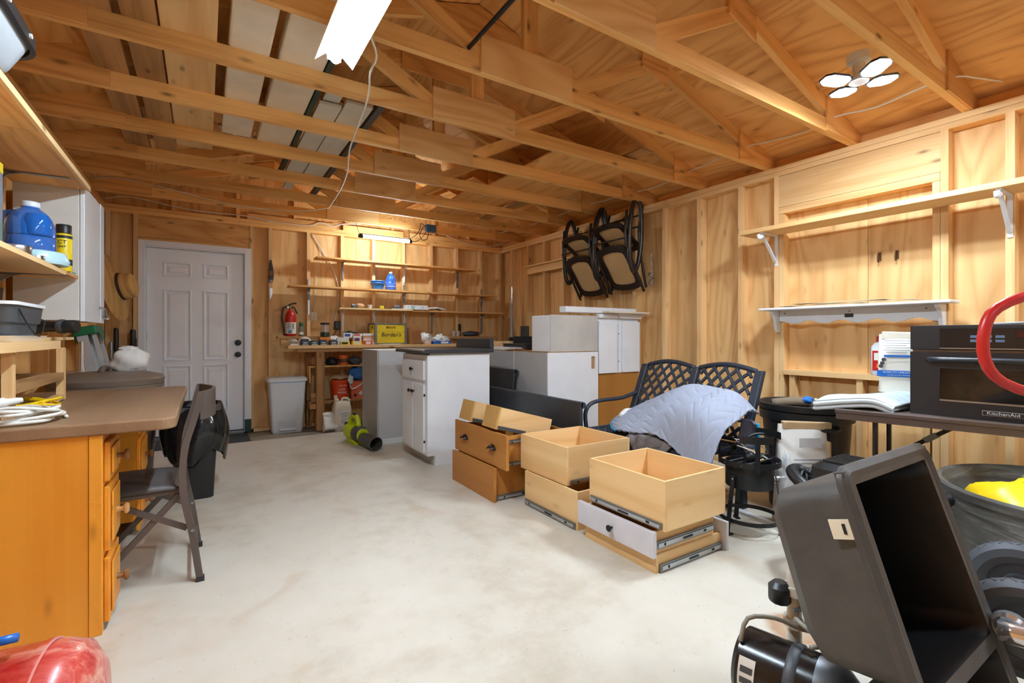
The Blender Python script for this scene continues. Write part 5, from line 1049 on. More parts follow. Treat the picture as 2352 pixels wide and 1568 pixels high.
for k in range(10): a0 = rn.uniform(0, 6); obj('link', MB().tube([(-.008, .03*math.sin(k)+.012*math.cos(a), .03+.012*k+.016*math.sin(a+a0)) for a in (0, 1.05, 2.1, 3.14, 4.19, 5.24)], .0028, 5, closed=True), STEEL, t)
# ---- cast metal bench
t = thing('garden_bench', 'dark grey cast metal loveseat bench with lattice back', 'bench', (2.75, 2.28, 0), world=True)
IR = plain('cast_iron_paint', (50, 56, 66), .42, .15, var=.08)
Ya, Yb_ = 1.81, 2.80; Ym = (Ya+Yb_)/2
def bk(y, q): return Vector((2.935+.21*q, y, .43+.43*q))            # point in the plane of the back
def crown(y, a, b): s = (y-a)/(b-a); return .035*math.sin(PI*s)+.02*(1 if True else 0)
for a, b in ((Ya+.03, Ym-.025), (Ym+.025, Yb_-.03)):
    top = [bk(a+(b-a)*k/10, 1)+Vector((0, 0, crown(a+(b-a)*k/10, a, b))) for k in range(11)]
    obj('top_rail', MB().tube(top, .018, 8), IR, t, smooth='all'); obj('bottom_rail', MB().tube([bk(a, .02), bk(b, .02)], .014, 6, smooth=0), IR, t)
    lat = MB(); N_ = 5; W_ = b-a
    def lp(p, q): return bk(a+W_*p, q)+Vector((0, 0, crown(a+W_*p, a, b)*q))
    for sg in (1, -1):
        for k in range(-N_, 2*N_):
            seg = []
            for j in range(13):
                q = .03+.94*j/12; p = k/N_+sg*q*.95
                if -.001 <= p <= 1.001: seg.append(lp(p, q))
            if len(seg) > 1: lat.tube(seg, .0115, 6, smooth=0)
    obj('back_lattice', lat, IR, t)
    nd = MB()
    for i in range(5):
        for j in range(4):
            p = lp((i+.5)/5, (j+.5)/4); nd.cyl(p+Vector((-.006, 0, 0)), p+Vector((.006, 0, 0)), .011, n=6)
for y in (Ya, Ym, Yb_): obj('back_post', MB().prism([(2.90, .36), (2.945, .36), (3.165, .885), (3.12, .885)], y-.028, y+.028), IR, t, bev=.006)
fr = MB().box(2.43, 2.96, Ya, Ya+.03, .385, .418).box(2.43, 2.96, Yb_-.03, Yb_, .385, .418).box(2.43, 2.47, Ya+.03, Yb_-.03, .385, .418).box(2.92, 2.96, Ya+.03, Yb_-.03, .385, .418)
obj('seat_frame', fr, IR, t, bev=.006); obj('seat_edge', MB().box(2.42, 2.43, Ya, Yb_, .355, .40), IR, t, bev=.003)
lat = MB()
for sg in (1, -1):
    for k in range(-14, 30):
        y0 = Ya+.03+k*.075; p0, p1 = (2.47, y0), (2.92, y0+sg*.45)
        lo, hi = Ya+.03, Yb_-.03
        def cl(pa, pb):
            ts = [0, 1]
            for bnd in (lo, hi):
                tt = (bnd-pa[1])/(pb[1]-pa[1])
                ts.append(tt)
            inside = sorted(x for x in ts if -1e-6 <= x <= 1+1e-6 and lo-1e-4 <= pa[1]+(pb[1]-pa[1])*x <= hi+1e-4)
            return inside
        ins = cl(p0, p1)
        if len(ins) >= 2 and ins[-1]-ins[0] > .02:
            A = (p0[0]+.45*ins[0], y0+sg*.45*ins[0], .405); B = (p0[0]+.45*ins[-1], y0+sg*.45*ins[-1], .405)
            lat.tube([A, B], .008, 4, smooth=0)
obj('seat_lattice', lat, IR, t)
for y in (Ya+.01, Yb_-.01):
    obj('front_leg', MB().box(2.44, 2.485, y-.02, y+.02, 0, .384), IR, t, bev=.005); obj('rear_leg', MB().prism([(2.93, 0), (2.975, 0), (2.955, .384), (2.91, .384)], y-.02, y+.02), IR, t)
    obj('arm', MB().tube([(2.47, y, .40), (2.455, y, .52), (2.50, y, .59), (2.62, y, .615), (2.85, y, .62), (3.03, y, .66)], .016, 8), IR, t, smooth='all')
# ---- bedding on the bench
def qb(rows):
    P = [[Vector(p) for p in r] for r in rows]
    def ev(u, v):
        def cr(L, s):
            n = len(L)-1; x = min(max(s, 0), 1)*n; i = min(int(x), n-1); f = x-i
            p0, p1, p2, p3 = L[max(i-1, 0)], L[i], L[i+1], L[min(i+2, n)]
            return .5*((2*p1)+(p2-p0)*f+(2*p0-5*p1+4*p2-p3)*f*f+(3*p1-p0-3*p2+p3)*f**3)
        return cr([cr(r, u) for r in P], v)
    return ev
ev = qb([[(2.86, 2.64, .47), (2.96, 2.40, .62), (2.98, 2.14, .73), (2.98, 1.90, .70), (2.96, 1.78, .66), (2.90, 1.69, .63)],
         [(2.74, 2.70, .49), (2.82, 2.42, .66), (2.84, 2.15, .765), (2.84, 1.92, .765), (2.82, 1.77, .74), (2.80, 1.665, .665)],
         [(2.62, 2.66, .465), (2.66, 2.42, .58), (2.66, 2.16, .69), (2.66, 1.90, .735), (2.66, 1.76, .715), (2.68, 1.655, .64)],
         [(2.54, 2.58, .445), (2.52, 2.38, .50), (2.50, 2.14, .58), (2.48, 1.90, .65), (2.47, 1.76, .63), (2.52, 1.66, .57)],
         [(2.50, 2.50, .44), (2.45, 2.34, .45), (2.42, 2.10, .49), (2.395, 1.90, .42), (2.385, 1.77, .36), (2.42, 1.68, .40)]])
def blf(u, v):
    p = ev(u, v); ph = (v*9+1.1*abs(((u*6.5) % 1)*2-1)) % 1; q = abs(ph-.5)*2; p.z += .010*(1-(q)**6)-.004
    p.z += .008*math.sin(14*u+6*v)*math.sin(9*v-4*u); return p
BLK = plain('quilt_grey', (156, 162, 178), .85, var=.06, vscale=2)
t = thing('moving_blanket', 'pale grey quilted moving blanket heaped on the metal bench', 'blanket', (2.7, 2.1, .42), world=True)
obj('quilt', MB().grid(blf, 130, 90), BLK, t, smooth='all', solid=.016)
obj('binding', MB().tube([ev(0, k/12)+Vector((0, .012, -.004)) for k in range(13)], .009, 6), plain('cyan_binding', (40, 160, 205), .7), t, smooth='all'); obj('binding', MB().tube([ev(.55+.1*k/4, 0)+Vector((.012, 0, .0)) for k in range(5)], .009, 6), MATS['cyan_binding'], t, smooth='all')
fold = qb([[(2.85, 1.76, .60), (2.86, 1.71, .60), (2.86, 1.68, .58)], [(2.84, 1.77, .52), (2.85, 1.71, .50), (2.86, 1.675, .48)], [(2.82, 1.78, .44), (2.83, 1.72, .43), (2.85, 1.69, .42)]])
obj('under_fold', MB().grid(lambda u, v: fold(u, v), 12, 12), plain('quilt_under', (126, 128, 150), .85), t, smooth='all', solid=.02); obj('binding', MB().tube([fold(1, k/6)+Vector((0, -.012, 0)) for k in range(7)], .012, 6), MATS['cyan_binding'], t, smooth='all')
tag(obj('plastic_bag', MB().blob((2.74, 2.60, .475), (.11, .10, .085), .2, 51, flat=.055), PB, smooth='all'), 'white plastic bag bulging behind the grey blanket', 'bag')
tw = qb([[(2.62, 2.36, .435), (2.60, 2.14, .45), (2.60, 1.92, .44)], [(2.45, 2.36, .43), (2.44, 2.16, .47), (2.44, 1.95, .44)], [(2.405, 2.30, .42), (2.40, 2.16, .43), (2.40, 2.0, .40)], [(2.40, 2.22, .36), (2.385, 2.14, .33), (2.39, 2.06, .35)]])
tag(obj('towel', MB().grid(lambda u, v: tw(u, v)+Vector((.008*math.sin(20*u+5*v), 0, .012*math.sin(26*u+7*v)*math.sin(9*v+3))), 50, 30), plain('taupe_towel', (112, 104, 102), .95, var=.1, bump=.6, bscale=60), smooth='all', solid=.01), 'wrinkled taupe towel hanging over the bench front edge', 'towel')
t = thing('wood_crate', 'low weathered wooden pallet under the metal bench', 'pallet', (2.7, 2.1, 0), world=True)
for y in (1.85, 2.15, 2.45): board('bearer', 2.5, 2.88, y, y+.05, 0, .09, weath, t)
for x in (2.5, 2.61, 2.72, 2.80): board('deck_slat', x, x+.08, 1.83, 2.52, .0905, .11, weath, t)
# ---- propane burner stand
t = thing('burner_stand', 'black outdoor propane burner stand on three legs', 'burner', (2.66, 1.60, 0))
def ringz(r, z, h, th=.004, n=36): return MB().lathe([(r, z), (r, z+h), (r-th, z+h), (r-th, z), (r, z)], n, cap=False)
obj('base_ring', ringz(.165, .07, .022), BLACKM, t, smooth=30); obj('pot_ring', ringz(.165, .385, .03), BLACKM, t, smooth=30)
obj('burner_drum', MB().lathe([(.125, .255), (.128, .26), (.128, .395), (.122, .395), (.12, .27), (.03, .262)], 32), BLACKM, t, smooth=True)
for k in range(3):
    a = -1.15+k*2*PI/3; ca, sa = math.cos(a), math.sin(a)
    P = [Vector((ca*.135, sa*.135, .33)), Vector((ca*.17, sa*.17, .08)), Vector((ca*.185, sa*.185, .006))]
    lumber('leg', P[0], P[2], .004, .026, lambda q: BLACKM, t, roll=(ca, sa, .001)); obj('foot', MB().box(.15, .20, -.013, .013, 0, .008, Matrix.Rotation(a, 4, 'Z')), BLACKM, t)
    for z in (.31, .29): obj('bolt', MB().cyl((ca*.132, sa*.132, z), (ca*.142, sa*.142, z), .006, n=8), CHROME, t)
    R = Matrix.Rotation(a+.9, 4, 'Z'); g = ringz(.168, 0, .05); 
    obj('wind_post', MB().box(.164, .168, -.013, .013, .36, .56, R), BLACKM, t)
    arc = MB().grid(lambda u, v: (.166*math.cos(a+.9-.55+1.1*u), .166*math.sin(a+.9-.55+1.1*u), .525+.04*v), 12, 2); obj('wind_guard', arc, BLACKM, t, solid=.004)
for k in range(3): obj('spreader', MB().cyl((-.16, -.05+.05*k, .40), (.16, -.05+.05*k, .40), .004, n=6), DULL, t)
obj('jet_head', MB().lathe([(.05, .27), (.055, .29), (.05, .36), (.02, .38)], 18), plain('cast_black', (22, 22, 24), .6), t, smooth=True); obj('valve', MB().cyl((.03, -.03, .39), (.06, -.05, .40), .012, n=10), BRASS, t)
obj('venturi', MB().lathe([(.014, 0), (.014, .1), (.03, .13), (.032, .17), (.028, .17)], 16, Matrix.Translation((.11, -.06, .29)) @ Matrix.Rotation(-.45, 4, 'Z') @ Matrix.Rotation(PI/2, 4, 'Y')), plain('cast_alu', (176, 174, 168), .4, .6), t, smooth=True)
obj('wire_basket', MB().tube([(-.12, .0, .50), (-.07, -.09, .47), (.0, -.11, .43), (.03, -.06, .41), (-.02, .0, .44), (-.09, -.02, .49)], .003, 5), CHROME, t); obj('wire_basket', MB().tube([(-.10, .03, .53), (-.03, -.06, .51), (.03, -.09, .46), (.05, -.03, .43), (.0, .03, .47), (-.08, .03, .52)], .003, 5), CHROME, t); obj('wire_basket', MB().cyl((-.1, .02, .52), (.02, -.1, .42), .0025, n=5), CHROME, t)
obj('regulator', MB().blob((-.04, -.03, .43), (.035, .03, .03), .05, 2), BLACKP, t, smooth='all')
obj('gas_hose', MB().tube([(.02, .02, .42), (.06, .06, .50), (.14, .02, .535), (.22, -.03, .50), (.265, -.07, .40), (.275, -.09, .28), (.26, -.10, .2)], .009, 8), BLACKP, t, smooth='all')
# ---- black brute bin
t = thing('trash_can', 'round black trash can full of odds and ends by the wall', 'bin', (3.30, 1.60, 0))
obj('can_body', MB().lathe([(.20, 0), (.21, .015), (.25, .58), (.268, .585), (.27, .64), (.262, .645), (.275, .65), (.28, .685), (.268, .69), (.258, .68), (.24, .58), (.2, .03)], 44), BLACKP, t, smooth=True)
for k in range(14): a = 2*PI*k/14; obj('flute', MB().box(.218, .236, -.012, .012, .08, .5, Matrix.Rotation(a, 4, 'Z')), BLACKP, t, bev=.006)
for a in (3.95, .8): obj('handle', MB().tube([(.262*math.cos(a+q), .262*math.sin(a+q), z) for q, z in ((-.3, .57),)]+[(.30*math.cos(a-.2), .30*math.sin(a-.2), .56), (.30*math.cos(a+.2), .30*math.sin(a+.2), .56), (.262*math.cos(a+.3), .262*math.sin(a+.3), .57)], .013, 6), BLACKP, t, smooth='all')
obj('fill', MB().lathe([(.0, .655), (.15, .655), (.256, .645)], 30, cap=False), plain('dark_fill', (58, 52, 46), .9, bump=.8, bscale=20), t, smooth=True)
tag(obj('burlap_roll', MB().tube([(3.16, 1.74, .675), (3.24, 1.66, .69), (3.34, 1.60, .685)], .03, 8), plain('burlap', (120, 104, 84), .9), smooth='all'), 'brown rolled cloth inside the black trash can', 'cloth'); tag(obj('blue_strap', MB().blob((3.32, 1.60, .70), (.045, .03, .022), .3, 61), plain('strap_blue', (30, 110, 190), .6), smooth='all'), 'crumpled blue strap inside the black trash can', 'strap'); tag(obj('work_ball', MB().blob((3.40, 1.585, .69), (.018, .018, .018), .02, 6), plain('ball_tan', (206, 184, 140), .7), smooth='all'), 'small tan ball inside the black trash can', 'ball')
# ---- charcoal bags
def paper_bag(label, loc, rz, w, h, d, m, topm, seed, txt=None):
    t = thing('charcoal_bag', label, 'bag', loc, rz)
    rn = random.Random(seed)
    def f(u, v):
        a = 2*PI*u; sx = math.copysign(abs(math.cos(a))**.45, math.cos(a)); sy = math.copysign(abs(math.sin(a))**.6, math.sin(a)); k = 1+.03*math.sin(7*v+3*a)+.03*math.sin(5*a+4*v); th = (1-v**3*.88)
        return (w*sx*k*(1-.05*v), d*sy*th*k, h*v)
    b = obj('bag_body', MB().grid(f, 44, 16, True), m, t, smooth='all')
    obj('folded_top', MB().box(-w*.96, w*.98, -.02, .012, h-.035, h+.012, Matrix.Rotation(.04, 4, 'Y')), topm, t, bev=.006); obj('bag_base', MB().box(-w*.9, w*.9, -d*.8, d*.8, .0, .012), m, t)
    return t
KB = plain('bag_kraft_white', (226, 222, 214), .75, var=.03, bump=.4, bscale=8); KR = plain('kraft', (196, 164, 122), .8, bump=.3)
t = paper_bag('white charcoal bag with kraft folded top before the trash can', (2.985, 1.47, 0), -.56, .15, .60, .075, KB, KR, 3)
for k in range(8): obj('print_line', MB().box(-.09+.01*(k % 3), .11-.02*(k % 2), -.0735, -.0715, .40-.022*k, .404-.022*k), plain('print_blue', (96, 104, 130), .7), t)
obj('print_box', MB().box(-.05, .08, -.061, -.0585, .47, .525), plain('print_box', (206, 206, 206), .7), t); obj('print_patch', MB().box(-.13, -.06, -.0765, -.074, .17, .24), RED, t); obj('print_patch', MB().box(-.05, .12, -.0765, -.074, .18, .195), BLUE, t); obj('side_panel', MB().box(.125, .152, -.045, .04, .1, .5), KR, t, bev=.01)
obj('plastic_film', MB().blob((-.13, -.05, .2), (.05, .05, .21), .25, 71, flat=.2), clear('film', (220, 222, 226), .4, .2), t, smooth='all')
t = paper_bag('white grilling bag with blue bands standing on the folding table', (3.33, 1.115, .80), -1.3, .09, .33, .06, plain('bag_cream', (232, 226, 210), .7, var=.02, bump=.3, bscale=8), plain('bag_cream2', (228, 220, 200), .7), 6)
obj('print_band', MB().box(-.091, .092, -.0635, -.0615, .09, .125), BLUE, t); obj('print_band', MB().box(-.06, .09, -.062, -.0605, .20, .212), BLUE, t); text('lettering', 'SCAN TO UNLOCK', .0145, PAPER, t, (.0, -.0642, .115), FNEG_Y); text('lettering', 'FOR GRILLING TIPS, TECHNIQUES', .0072, PAPER, t, (.01, -.0642, .099), FNEG_Y)
for k in range(6): obj('print_line', MB().box(-.06+.01*(k % 2), .08-.02*(k % 3), -.059, -.0575, .29-.013*k, .2925-.013*k), MATS['print_blue'], t)
for k, (x, z) in enumerate(((-.06, .185), (-.067, .165), (-.073, .148))): obj('print_spoon', MB().cyl((x, -.0625, z), (x, -.0615, z), .011, n=12), DARKG, t)
# ---- folding table, towel, microwave
TB = plain('table_brown', (94, 78, 70), .4, var=.06)
t = thing('folding_table', 'brown folding table along the right wall under the microwave', 'table', (2.90, 1.257, 0), rotz=-PI/2+.21)
obj('table_top', MB().box(0, 1.22, 0, .60, .70, .725), TB, t, bev=.006); obj('apron', MB().box(.01, 1.21, .004, .012, .668, .6995), TB, t); obj('apron', MB().box(.004, .012, .012, .59, .668, .6995), TB, t)
for x in (.17, 1.05):
    for y in (.07, .53): obj('leg', MB().cyl((x, y, 0), (x, y, .699), .0125, n=10), plain('leg_brown', (62, 54, 50), .35, .3), t, smooth=True)
    obj('leg_bar', MB().cyl((x, .07, .25), (x, .53, .25), .01, n=8), MATS['leg_brown'], t)
    s = 1 if x < .6 else -1
    lumber('folding_brace', (x, .3, .42), (x+s*.36, .3, .69), .022, .006, lambda a: MATS['leg_brown'], t); lumber('brace_sleeve', (x+s*.18, .3, .555), (x+s*.23, .3, .593), .03, .012, lambda a: DULL, t)
# towel: folded layers hanging slightly over the end
tl = qb([[(2.90, 1.36, .742), (3.05, 1.36, .765), (3.25, 1.34, .765)], [(2.93, 1.22, .768), (3.07, 1.2, .79), (3.27, 1.18, .79)], [(2.96, 1.10, .78), (3.10, 1.08, .80), (3.30, 1.06, .80)], [(2.99, 1.02, .745), (3.12, .99, .765), (3.32, .98, .78)]])
t = thing('bath_mat', 'folded pale blue grey fleece mat on the table end', 'textile', (3.1, 1.2, .7265), world=True)
FL = plain('fleece', (196, 208, 214), .95, var=.12, vscale=14, bump=.6, bscale=90)
for k in range(3):
    obj('layer', MB().grid(lambda u, v: tl(u, v)+Vector((.012*k*(1 if u < .4 else 0), .01*k, -.02*k+.005*math.sin(8*v+3*u+k))), 24, 24), FL, t, smooth='all', solid=.012)
fp_ = [tl(0, k/10)+Vector((-.006, 0, -.004)) for k in range(11)]
obj('rolled_edge', MB().tube(fp_, .014, 8), plain('fleece_edge', (214, 222, 226), .9), t, smooth='all'); obj('rolled_edge', MB().tube([p+Vector((.01, 0, -.026)) for p in fp_], .011, 8), MATS['fleece_edge'], t, smooth='all'); obj('dark_trim', MB().tube([p+Vector((-.004, 0, .012)) for p in fp_], .003, 5), DARKG, t)
MWR = -PI/2+.10
t = thing('microwave', 'black built-in microwave oven on the folding table', 'microwave', (3.045, .968, .7255), rotz=MWR)
MB_ = plain('appliance_black', (44, 46, 50), .3, .1, var=.05); GL = plain('oven_glass', (40, 34, 30), .06, var=.3)
Wm, Hm, Dm = .76, .447, .46
obj('cabinet', MB().box(.004, Wm-.004, .022, Dm, .006, Hm-.004), DULL, t, bev=.004)
pn = obj('control_panel', MB().box(0, Wm, -.002, .021, .325, Hm), MB_, t, bev=.004)
obj('panel_inset', MB().box(.115, Wm-.02, -.0045, -.0022, .338, .43), plain('gloss_black', (28, 29, 32), .12), pn, bev=.001); obj('panel_trim', MB().box(.115, Wm-.02, -.007, -.0046, .332, .336), STEEL, pn)
PBt = plain('button_blue', (96, 120, 150), .4)
for z in (.385, .365):
    for x in (.225, .268, .31, .47): obj('button', MB().box(x, x+.03, -.0062, -.0047, z-.0, z+.012), PBt, pn)
for z in (.40, .375, .352): 
    for x in (.56, .60, .64, .68): obj('button', MB().box(x, x+.028, -.0062, -.0047, z, z+.012), PBt, pn)
obj('display', MB().box(.375, .455, -.006, -.0047, .388, .415), plain('display_red', (60, 20, 22), .15), pn); obj('dial', MB().lathe([(.026, 0), (.026, .012), (.022, .03), (.0, .031)], 24, Matrix.Translation((.50, -.0047, .375)) @ Matrix.Rotation(PI/2, 4, 'X')), MB_, pn, smooth=True)
dm = MB()
for a in ((0, .115, .0, .315), (Wm-.06, Wm, 0, .315), (.115, Wm-.06, 0, .085), (.115, Wm-.06, .235, .315)): dm.box(a[0], a[1], -.002, .021, a[2], a[3])
dd = obj('door', dm, MB_, t); obj('window', MB().box(.115, Wm-.06, .004, .012, .085, .235), GL, dd); obj('window_trim', MB().box(.115, Wm-.055, -.005, -.0022, .076, .083), STEEL, dd)
obj('handle', MB().tube([(.085, -.002, .275), (.095, -.035, .278), (.3, -.042, .279), (.6, -.042, .279), (Wm-.04, -.035, .278), (Wm-.03, -.002, .275)], .014, 10), MB_, dd, smooth='all')
obj('badge', MB().box(.265, .405, -.0042, -.0022, .022, .046), STEEL, dd, bev=.001); obj('badge_field', MB().box(.268, .402, -.0052, -.0043, .025, .043), BLACKP, dd); text('lettering', 'KitchenAid', .021, WHITE, dd, (.335, -.0056, .0345), FNEG_Y, xs=1.15)
tag(obj('electric_cord', MB().tube([(3.38, .75, 1.18), (3.34, .6, 1.185), (3.36, .42, 1.20), (3.5, .3, 1.19)], .006, 6), plain('grey_cord', (150, 152, 154), .5), smooth='all'), 'grey power cord lying on top of the microwave', 'cord')  # a power cord, not an extension cord
# ---- big dark tub with a yellow bag
t = thing('stock_tub', 'large dark round plastic tub on the floor under the table', 'tub', (2.90, .37, 0))
g = N('tub_scuffed'); v = g.coords((1, 1, 8)); f = g.noise(v, 3.5, 6, .7, .8); TUBM = g.set(.32, 0, .5, g.ramp(f, [(.35, lin((70, 68, 66))), (.55, lin((98, 97, 93))), (.72, lin((150, 152, 150)))])); g.bump(f, .15, .004)
obj('tub_body', MB().lathe([(.33, 0), (.345, .02), (.415, .46), (.44, .465), (.445, .495), (.435, .505), (.42, .50), (.40, .46), (.33, .04), (.0, .035)], 56), TUBM, t, smooth=True)
t = thing('seed_bag', 'yellow printed plastic bag lying in the dark tub', 'bag', (2.83, .50, .31)); obj('bag_body', MB().blob((0, 0, .10), (.24, .2, .11), .18, 81, flat=.1), plain('bag_yellow', (246, 204, 20), .4, var=.06, bump=.3, bscale=10), t, smooth='all'); obj('bag_neck', MB().blob((-.08, -.1, .24), (.05, .04, .09), .3, 83), MATS['bag_yellow'], t, smooth='all'); obj('print_patch', MB().blob((.06, -.06, .20), (.1, .1, .05), .15, 84), plain('soil_print', (110, 120, 70), .5), t, smooth='all')
# ---- shop vacuum
t = thing('shop_vacuum', 'black wet dry vacuum with coiled hose behind the sink', 'vacuum', (2.48, .98, 0))
obj('drum', MB().lathe([(.15, .04), (.16, .05), (.185, .34), (.195, .345), (.195, .37)], 32), DARKG, t, smooth=True)
obj('motor_head', loft(MB(), [rr(.19, .19, .371, .1), rr(.19, .19, .41, .1), rr(.15, .16, .43, .08), rr(.14, .15, .52, .06), rr(.11, .12, .545, .05)], capt=True), BLACKP, t, smooth=30)
for k in range(7): obj('vent_rib', MB().box(-.1+.03*k, -.085+.03*k, -.1, .1, .5455, .556), BLACKP, t)
for k in range(4): a = PI/4+k*PI/2; obj('caster', MB().cyl((.15*math.cos(a), .15*math.sin(a)-.015, .022), (.15*math.cos(a), .15*math.sin(a)+.015, .022), .022, n=12), BLACKP, t)
def hose(pts, r, parent):
    P = catmull([Vector(p) for p in pts], 14); rr_ = [r if i % 2 else r*.86 for i in range(len(P))]
    g = MB(); up = None; n = 10
    for i, p in enumerate(P):
        tn = (P[min(i+1, len(P)-1)]-P[max(i-1, 0)]).normalized()
        if up is None: up = tn.orthogonal().normalized()
        up = (up-tn*up.dot(tn)).normalized(); sd = tn.cross(up)
        for k in range(n): a = 2*PI*k/n; g.v.append(tuple(p+(up*math.cos(a)+sd*math.sin(a))*rr_[i]))
    for i in range(len(P)-1):
        for k in range(n): g.f.append((i*n+k, i*n+(k+1) % n, i*n+n+(k+1) % n, i*n+n+k))
    g.f += [tuple(range(n-1, -1, -1)), tuple((len(P)-1)*n+k for k in range(n))]
    return obj('hose', g, BLACKP, parent, smooth=60)
hose([(-.12, .12, .39), (-.10, .20, .43), (-.03, .27, .45), (.06, .28, .44), (.10, .24, .40), (.06, .27, .33), (-.04, .30, .30), (-.12, .24, .30), (-.20, .1, .33), (-.21, -.1, .36), (-.1, -.22, .44), (.07, -.295, .455)], .030, t); 
obj('cord_bundle', MB().tube([(-.1, .16, .40), (-.06, .19, .46), (-.02, .2, .42), (-.06, .17, .38), (-.1, .19, .43), (-.05, .21, .47), (.0, .19, .44)], .007, 6), BLACKP, t, smooth='all')
# ---- sink lying on its edge
t = thing('kitchen_sink', 'black double bowl kitchen sink standing on end', 'sink', (1.287, .283, 0.004), rot=(-.314, 0, 0))
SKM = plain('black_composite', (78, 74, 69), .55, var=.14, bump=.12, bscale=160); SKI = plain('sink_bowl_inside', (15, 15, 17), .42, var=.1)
Wd, Ln = .52, .83
def rect(x0, x1, z0, z1, y, r=.04, n=5):
    cx, cz, hw, hh = (x0+x1)/2, (z0+z1)/2, (x1-x0)/2, (z1-z0)/2
    return [(cx+p[0], y, cz+p[1]) for p in rr(hw, hh, 0, r, n)]
rimo = [rect(0, Wd, 0, Ln, .026, .05), rect(-.002, Wd+.002, -.002, Ln+.002, .014, .05), rect(.004, Wd-.004, .004, Ln-.004, .0, .05)]
def bowl(name, x0, x1, z0, z1, dp):
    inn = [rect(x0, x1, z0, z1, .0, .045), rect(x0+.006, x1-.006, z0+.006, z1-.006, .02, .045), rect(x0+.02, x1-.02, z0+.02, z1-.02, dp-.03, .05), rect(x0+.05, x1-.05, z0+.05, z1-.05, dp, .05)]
    out = [rect(x0+.04, x1-.04, z0+.04, z1-.04, dp+.012, .06), rect(x0+.008, x1-.008, z0+.008, z1-.008, dp-.025, .06), rect(x0-.012, x1+.012, z0-.012, z1+.012, .02, .05)]
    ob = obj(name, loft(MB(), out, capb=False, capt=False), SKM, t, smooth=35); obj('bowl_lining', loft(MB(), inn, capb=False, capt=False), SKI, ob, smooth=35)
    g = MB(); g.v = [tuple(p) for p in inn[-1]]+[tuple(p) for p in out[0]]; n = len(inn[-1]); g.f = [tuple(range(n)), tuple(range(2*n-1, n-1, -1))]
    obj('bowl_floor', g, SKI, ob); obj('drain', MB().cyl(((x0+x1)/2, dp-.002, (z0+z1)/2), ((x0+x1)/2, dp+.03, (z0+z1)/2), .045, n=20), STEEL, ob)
    return ob
b1 = bowl('bowl', .04, .48, .34, .795, .245); b2 = bowl('bowl', .04, .48, .045, .305, .2)
# rim plate with two openings, as strips
g = MB()
for a in ((.0, .04, .0, Ln), (.48, Wd, .0, Ln), (.04, .48, .795, Ln), (.04, .48, .0, .045), (.04, .48, .305, .34)): g.box(a[0], a[1], .0, .022, a[2], a[3])
obj('rim', g, SKM, t, bev=.0)
obj('edge_roll', loft(MB(), [rect(.0, Wd, .0, Ln, .024, .03), rect(-.012, Wd+.012, -.004, Ln+.012, .016, .045), rect(-.012, Wd+.012, -.004, Ln+.012, .004, .045), rect(.004, Wd-.004, .004, Ln-.004, -.006, .03), rect(.02, Wd-.02, .02, Ln-.02, -.0005, .03)], capb=False), SKM, t, smooth=40)
obj('mounting_label', MB().box(.022, .0275, .028, .082, .672, .718), plain('label_cream', (246, 238, 214), .4), t, label='cream clip label on the outer wall'); obj('label_slot', MB().box(.0205, .0222, .046, .053, .684, .708), INK, t)
# garbage disposer hung on the lower bowl
t = thing('garbage_disposer', 'black cylindrical garbage disposer with white label on the floor', 'disposer', (1.475, .615, .0), rotz=.22)
DM = Matrix.Translation((0, 0, .108)) @ Matrix.Rotation(-PI/2, 4, 'X')
obj('motor_can', MB().lathe([(.03, .27), (.09, .268), (.102, .255), (.104, .10), (.104, .06)], 36, DM), plain('disposer_black', (34, 32, 31), .22, .2, var=.1), t, smooth=True)
obj('joint_band', MB().lathe([(.1045, .10), (.108, .105), (.108, .125), (.1045, .13)], 36, DM, cap=False), DARKG, t, smooth=True)
obj('grind_chamber', MB().lathe([(.104, .06), (.098, .0), (.07, -.03), (.05, -.05)], 36, DM), DULL, t, smooth=True)
lb = MB().grid(lambda u, v: tuple(DM @ Vector((.1052*math.cos(2.2+1.6*u), .1052*math.sin(2.2+1.6*u), .20+.045*v))), 16, 2); obj('spec_label', lb, PAPER, t, solid=.0006)
for k in range(5): obj('print_line', MB().grid(lambda u, v: tuple(DM @ Vector((.1060*math.cos(2.3+.28*k+.16*u), .1060*math.sin(2.3+.28*k+.16*u), .205+.034*v))), 4, 2), DARKG, t, solid=.0004)
obj('power_cord', MB().tube([(-.06, .25, .20), (-.03, .24, .26), (.02, .18, .265), (.07, .12, .235), (.10, .08, .225), (.06, .05, .23), (.03, .09, .26), (.05, .13, .27), (.08, .11, .24), (.05, .06, .225), (.0, .08, .23)], .0065, 7), plain('cord_grey', (150, 146, 132), .5), t, smooth='all')
obj('outlet_elbow', MB().tube([(.06, .02, .19), (.1, .02, .22), (.13, .0, .23)], .025, 10), BLACKP, t, smooth='all')
t = thing('drain_pipe', 'white plastic drain pipe with black trap behind the sink', 'pipe', (1.585, .80, 0)); PV = plain('pvc_white', (226, 220, 206), .4)
obj('pipe', MB().cyl((0, 0, 0.0), (-.01, 0, .42), .021, n=14), PV, t, smooth=True)
for z in (.2, .3): obj('slip_nut', MB().cyl((-.004, 0, z), (-.005, 0, z+.028), .033, n=8), PV, t)
obj('trap_cap', MB().lathe([(.028, 0), (.034, .008), (.034, .05), (.02, .065)], 10, Matrix.Translation((-.035, .03, .27))), BLACKP, t, smooth=True); obj('cable_tie', MB().tube([(-.03, -.01, .26), (.0, -.028, .265), (.028, 0, .262)], .006, 6), DULL, t)
t = thing('faucet', 'chrome faucet with black capped end fixed at the sink rim', 'faucet', (1.785, .345, .345)); t.scale = (1.35, 1.35, 1.35)
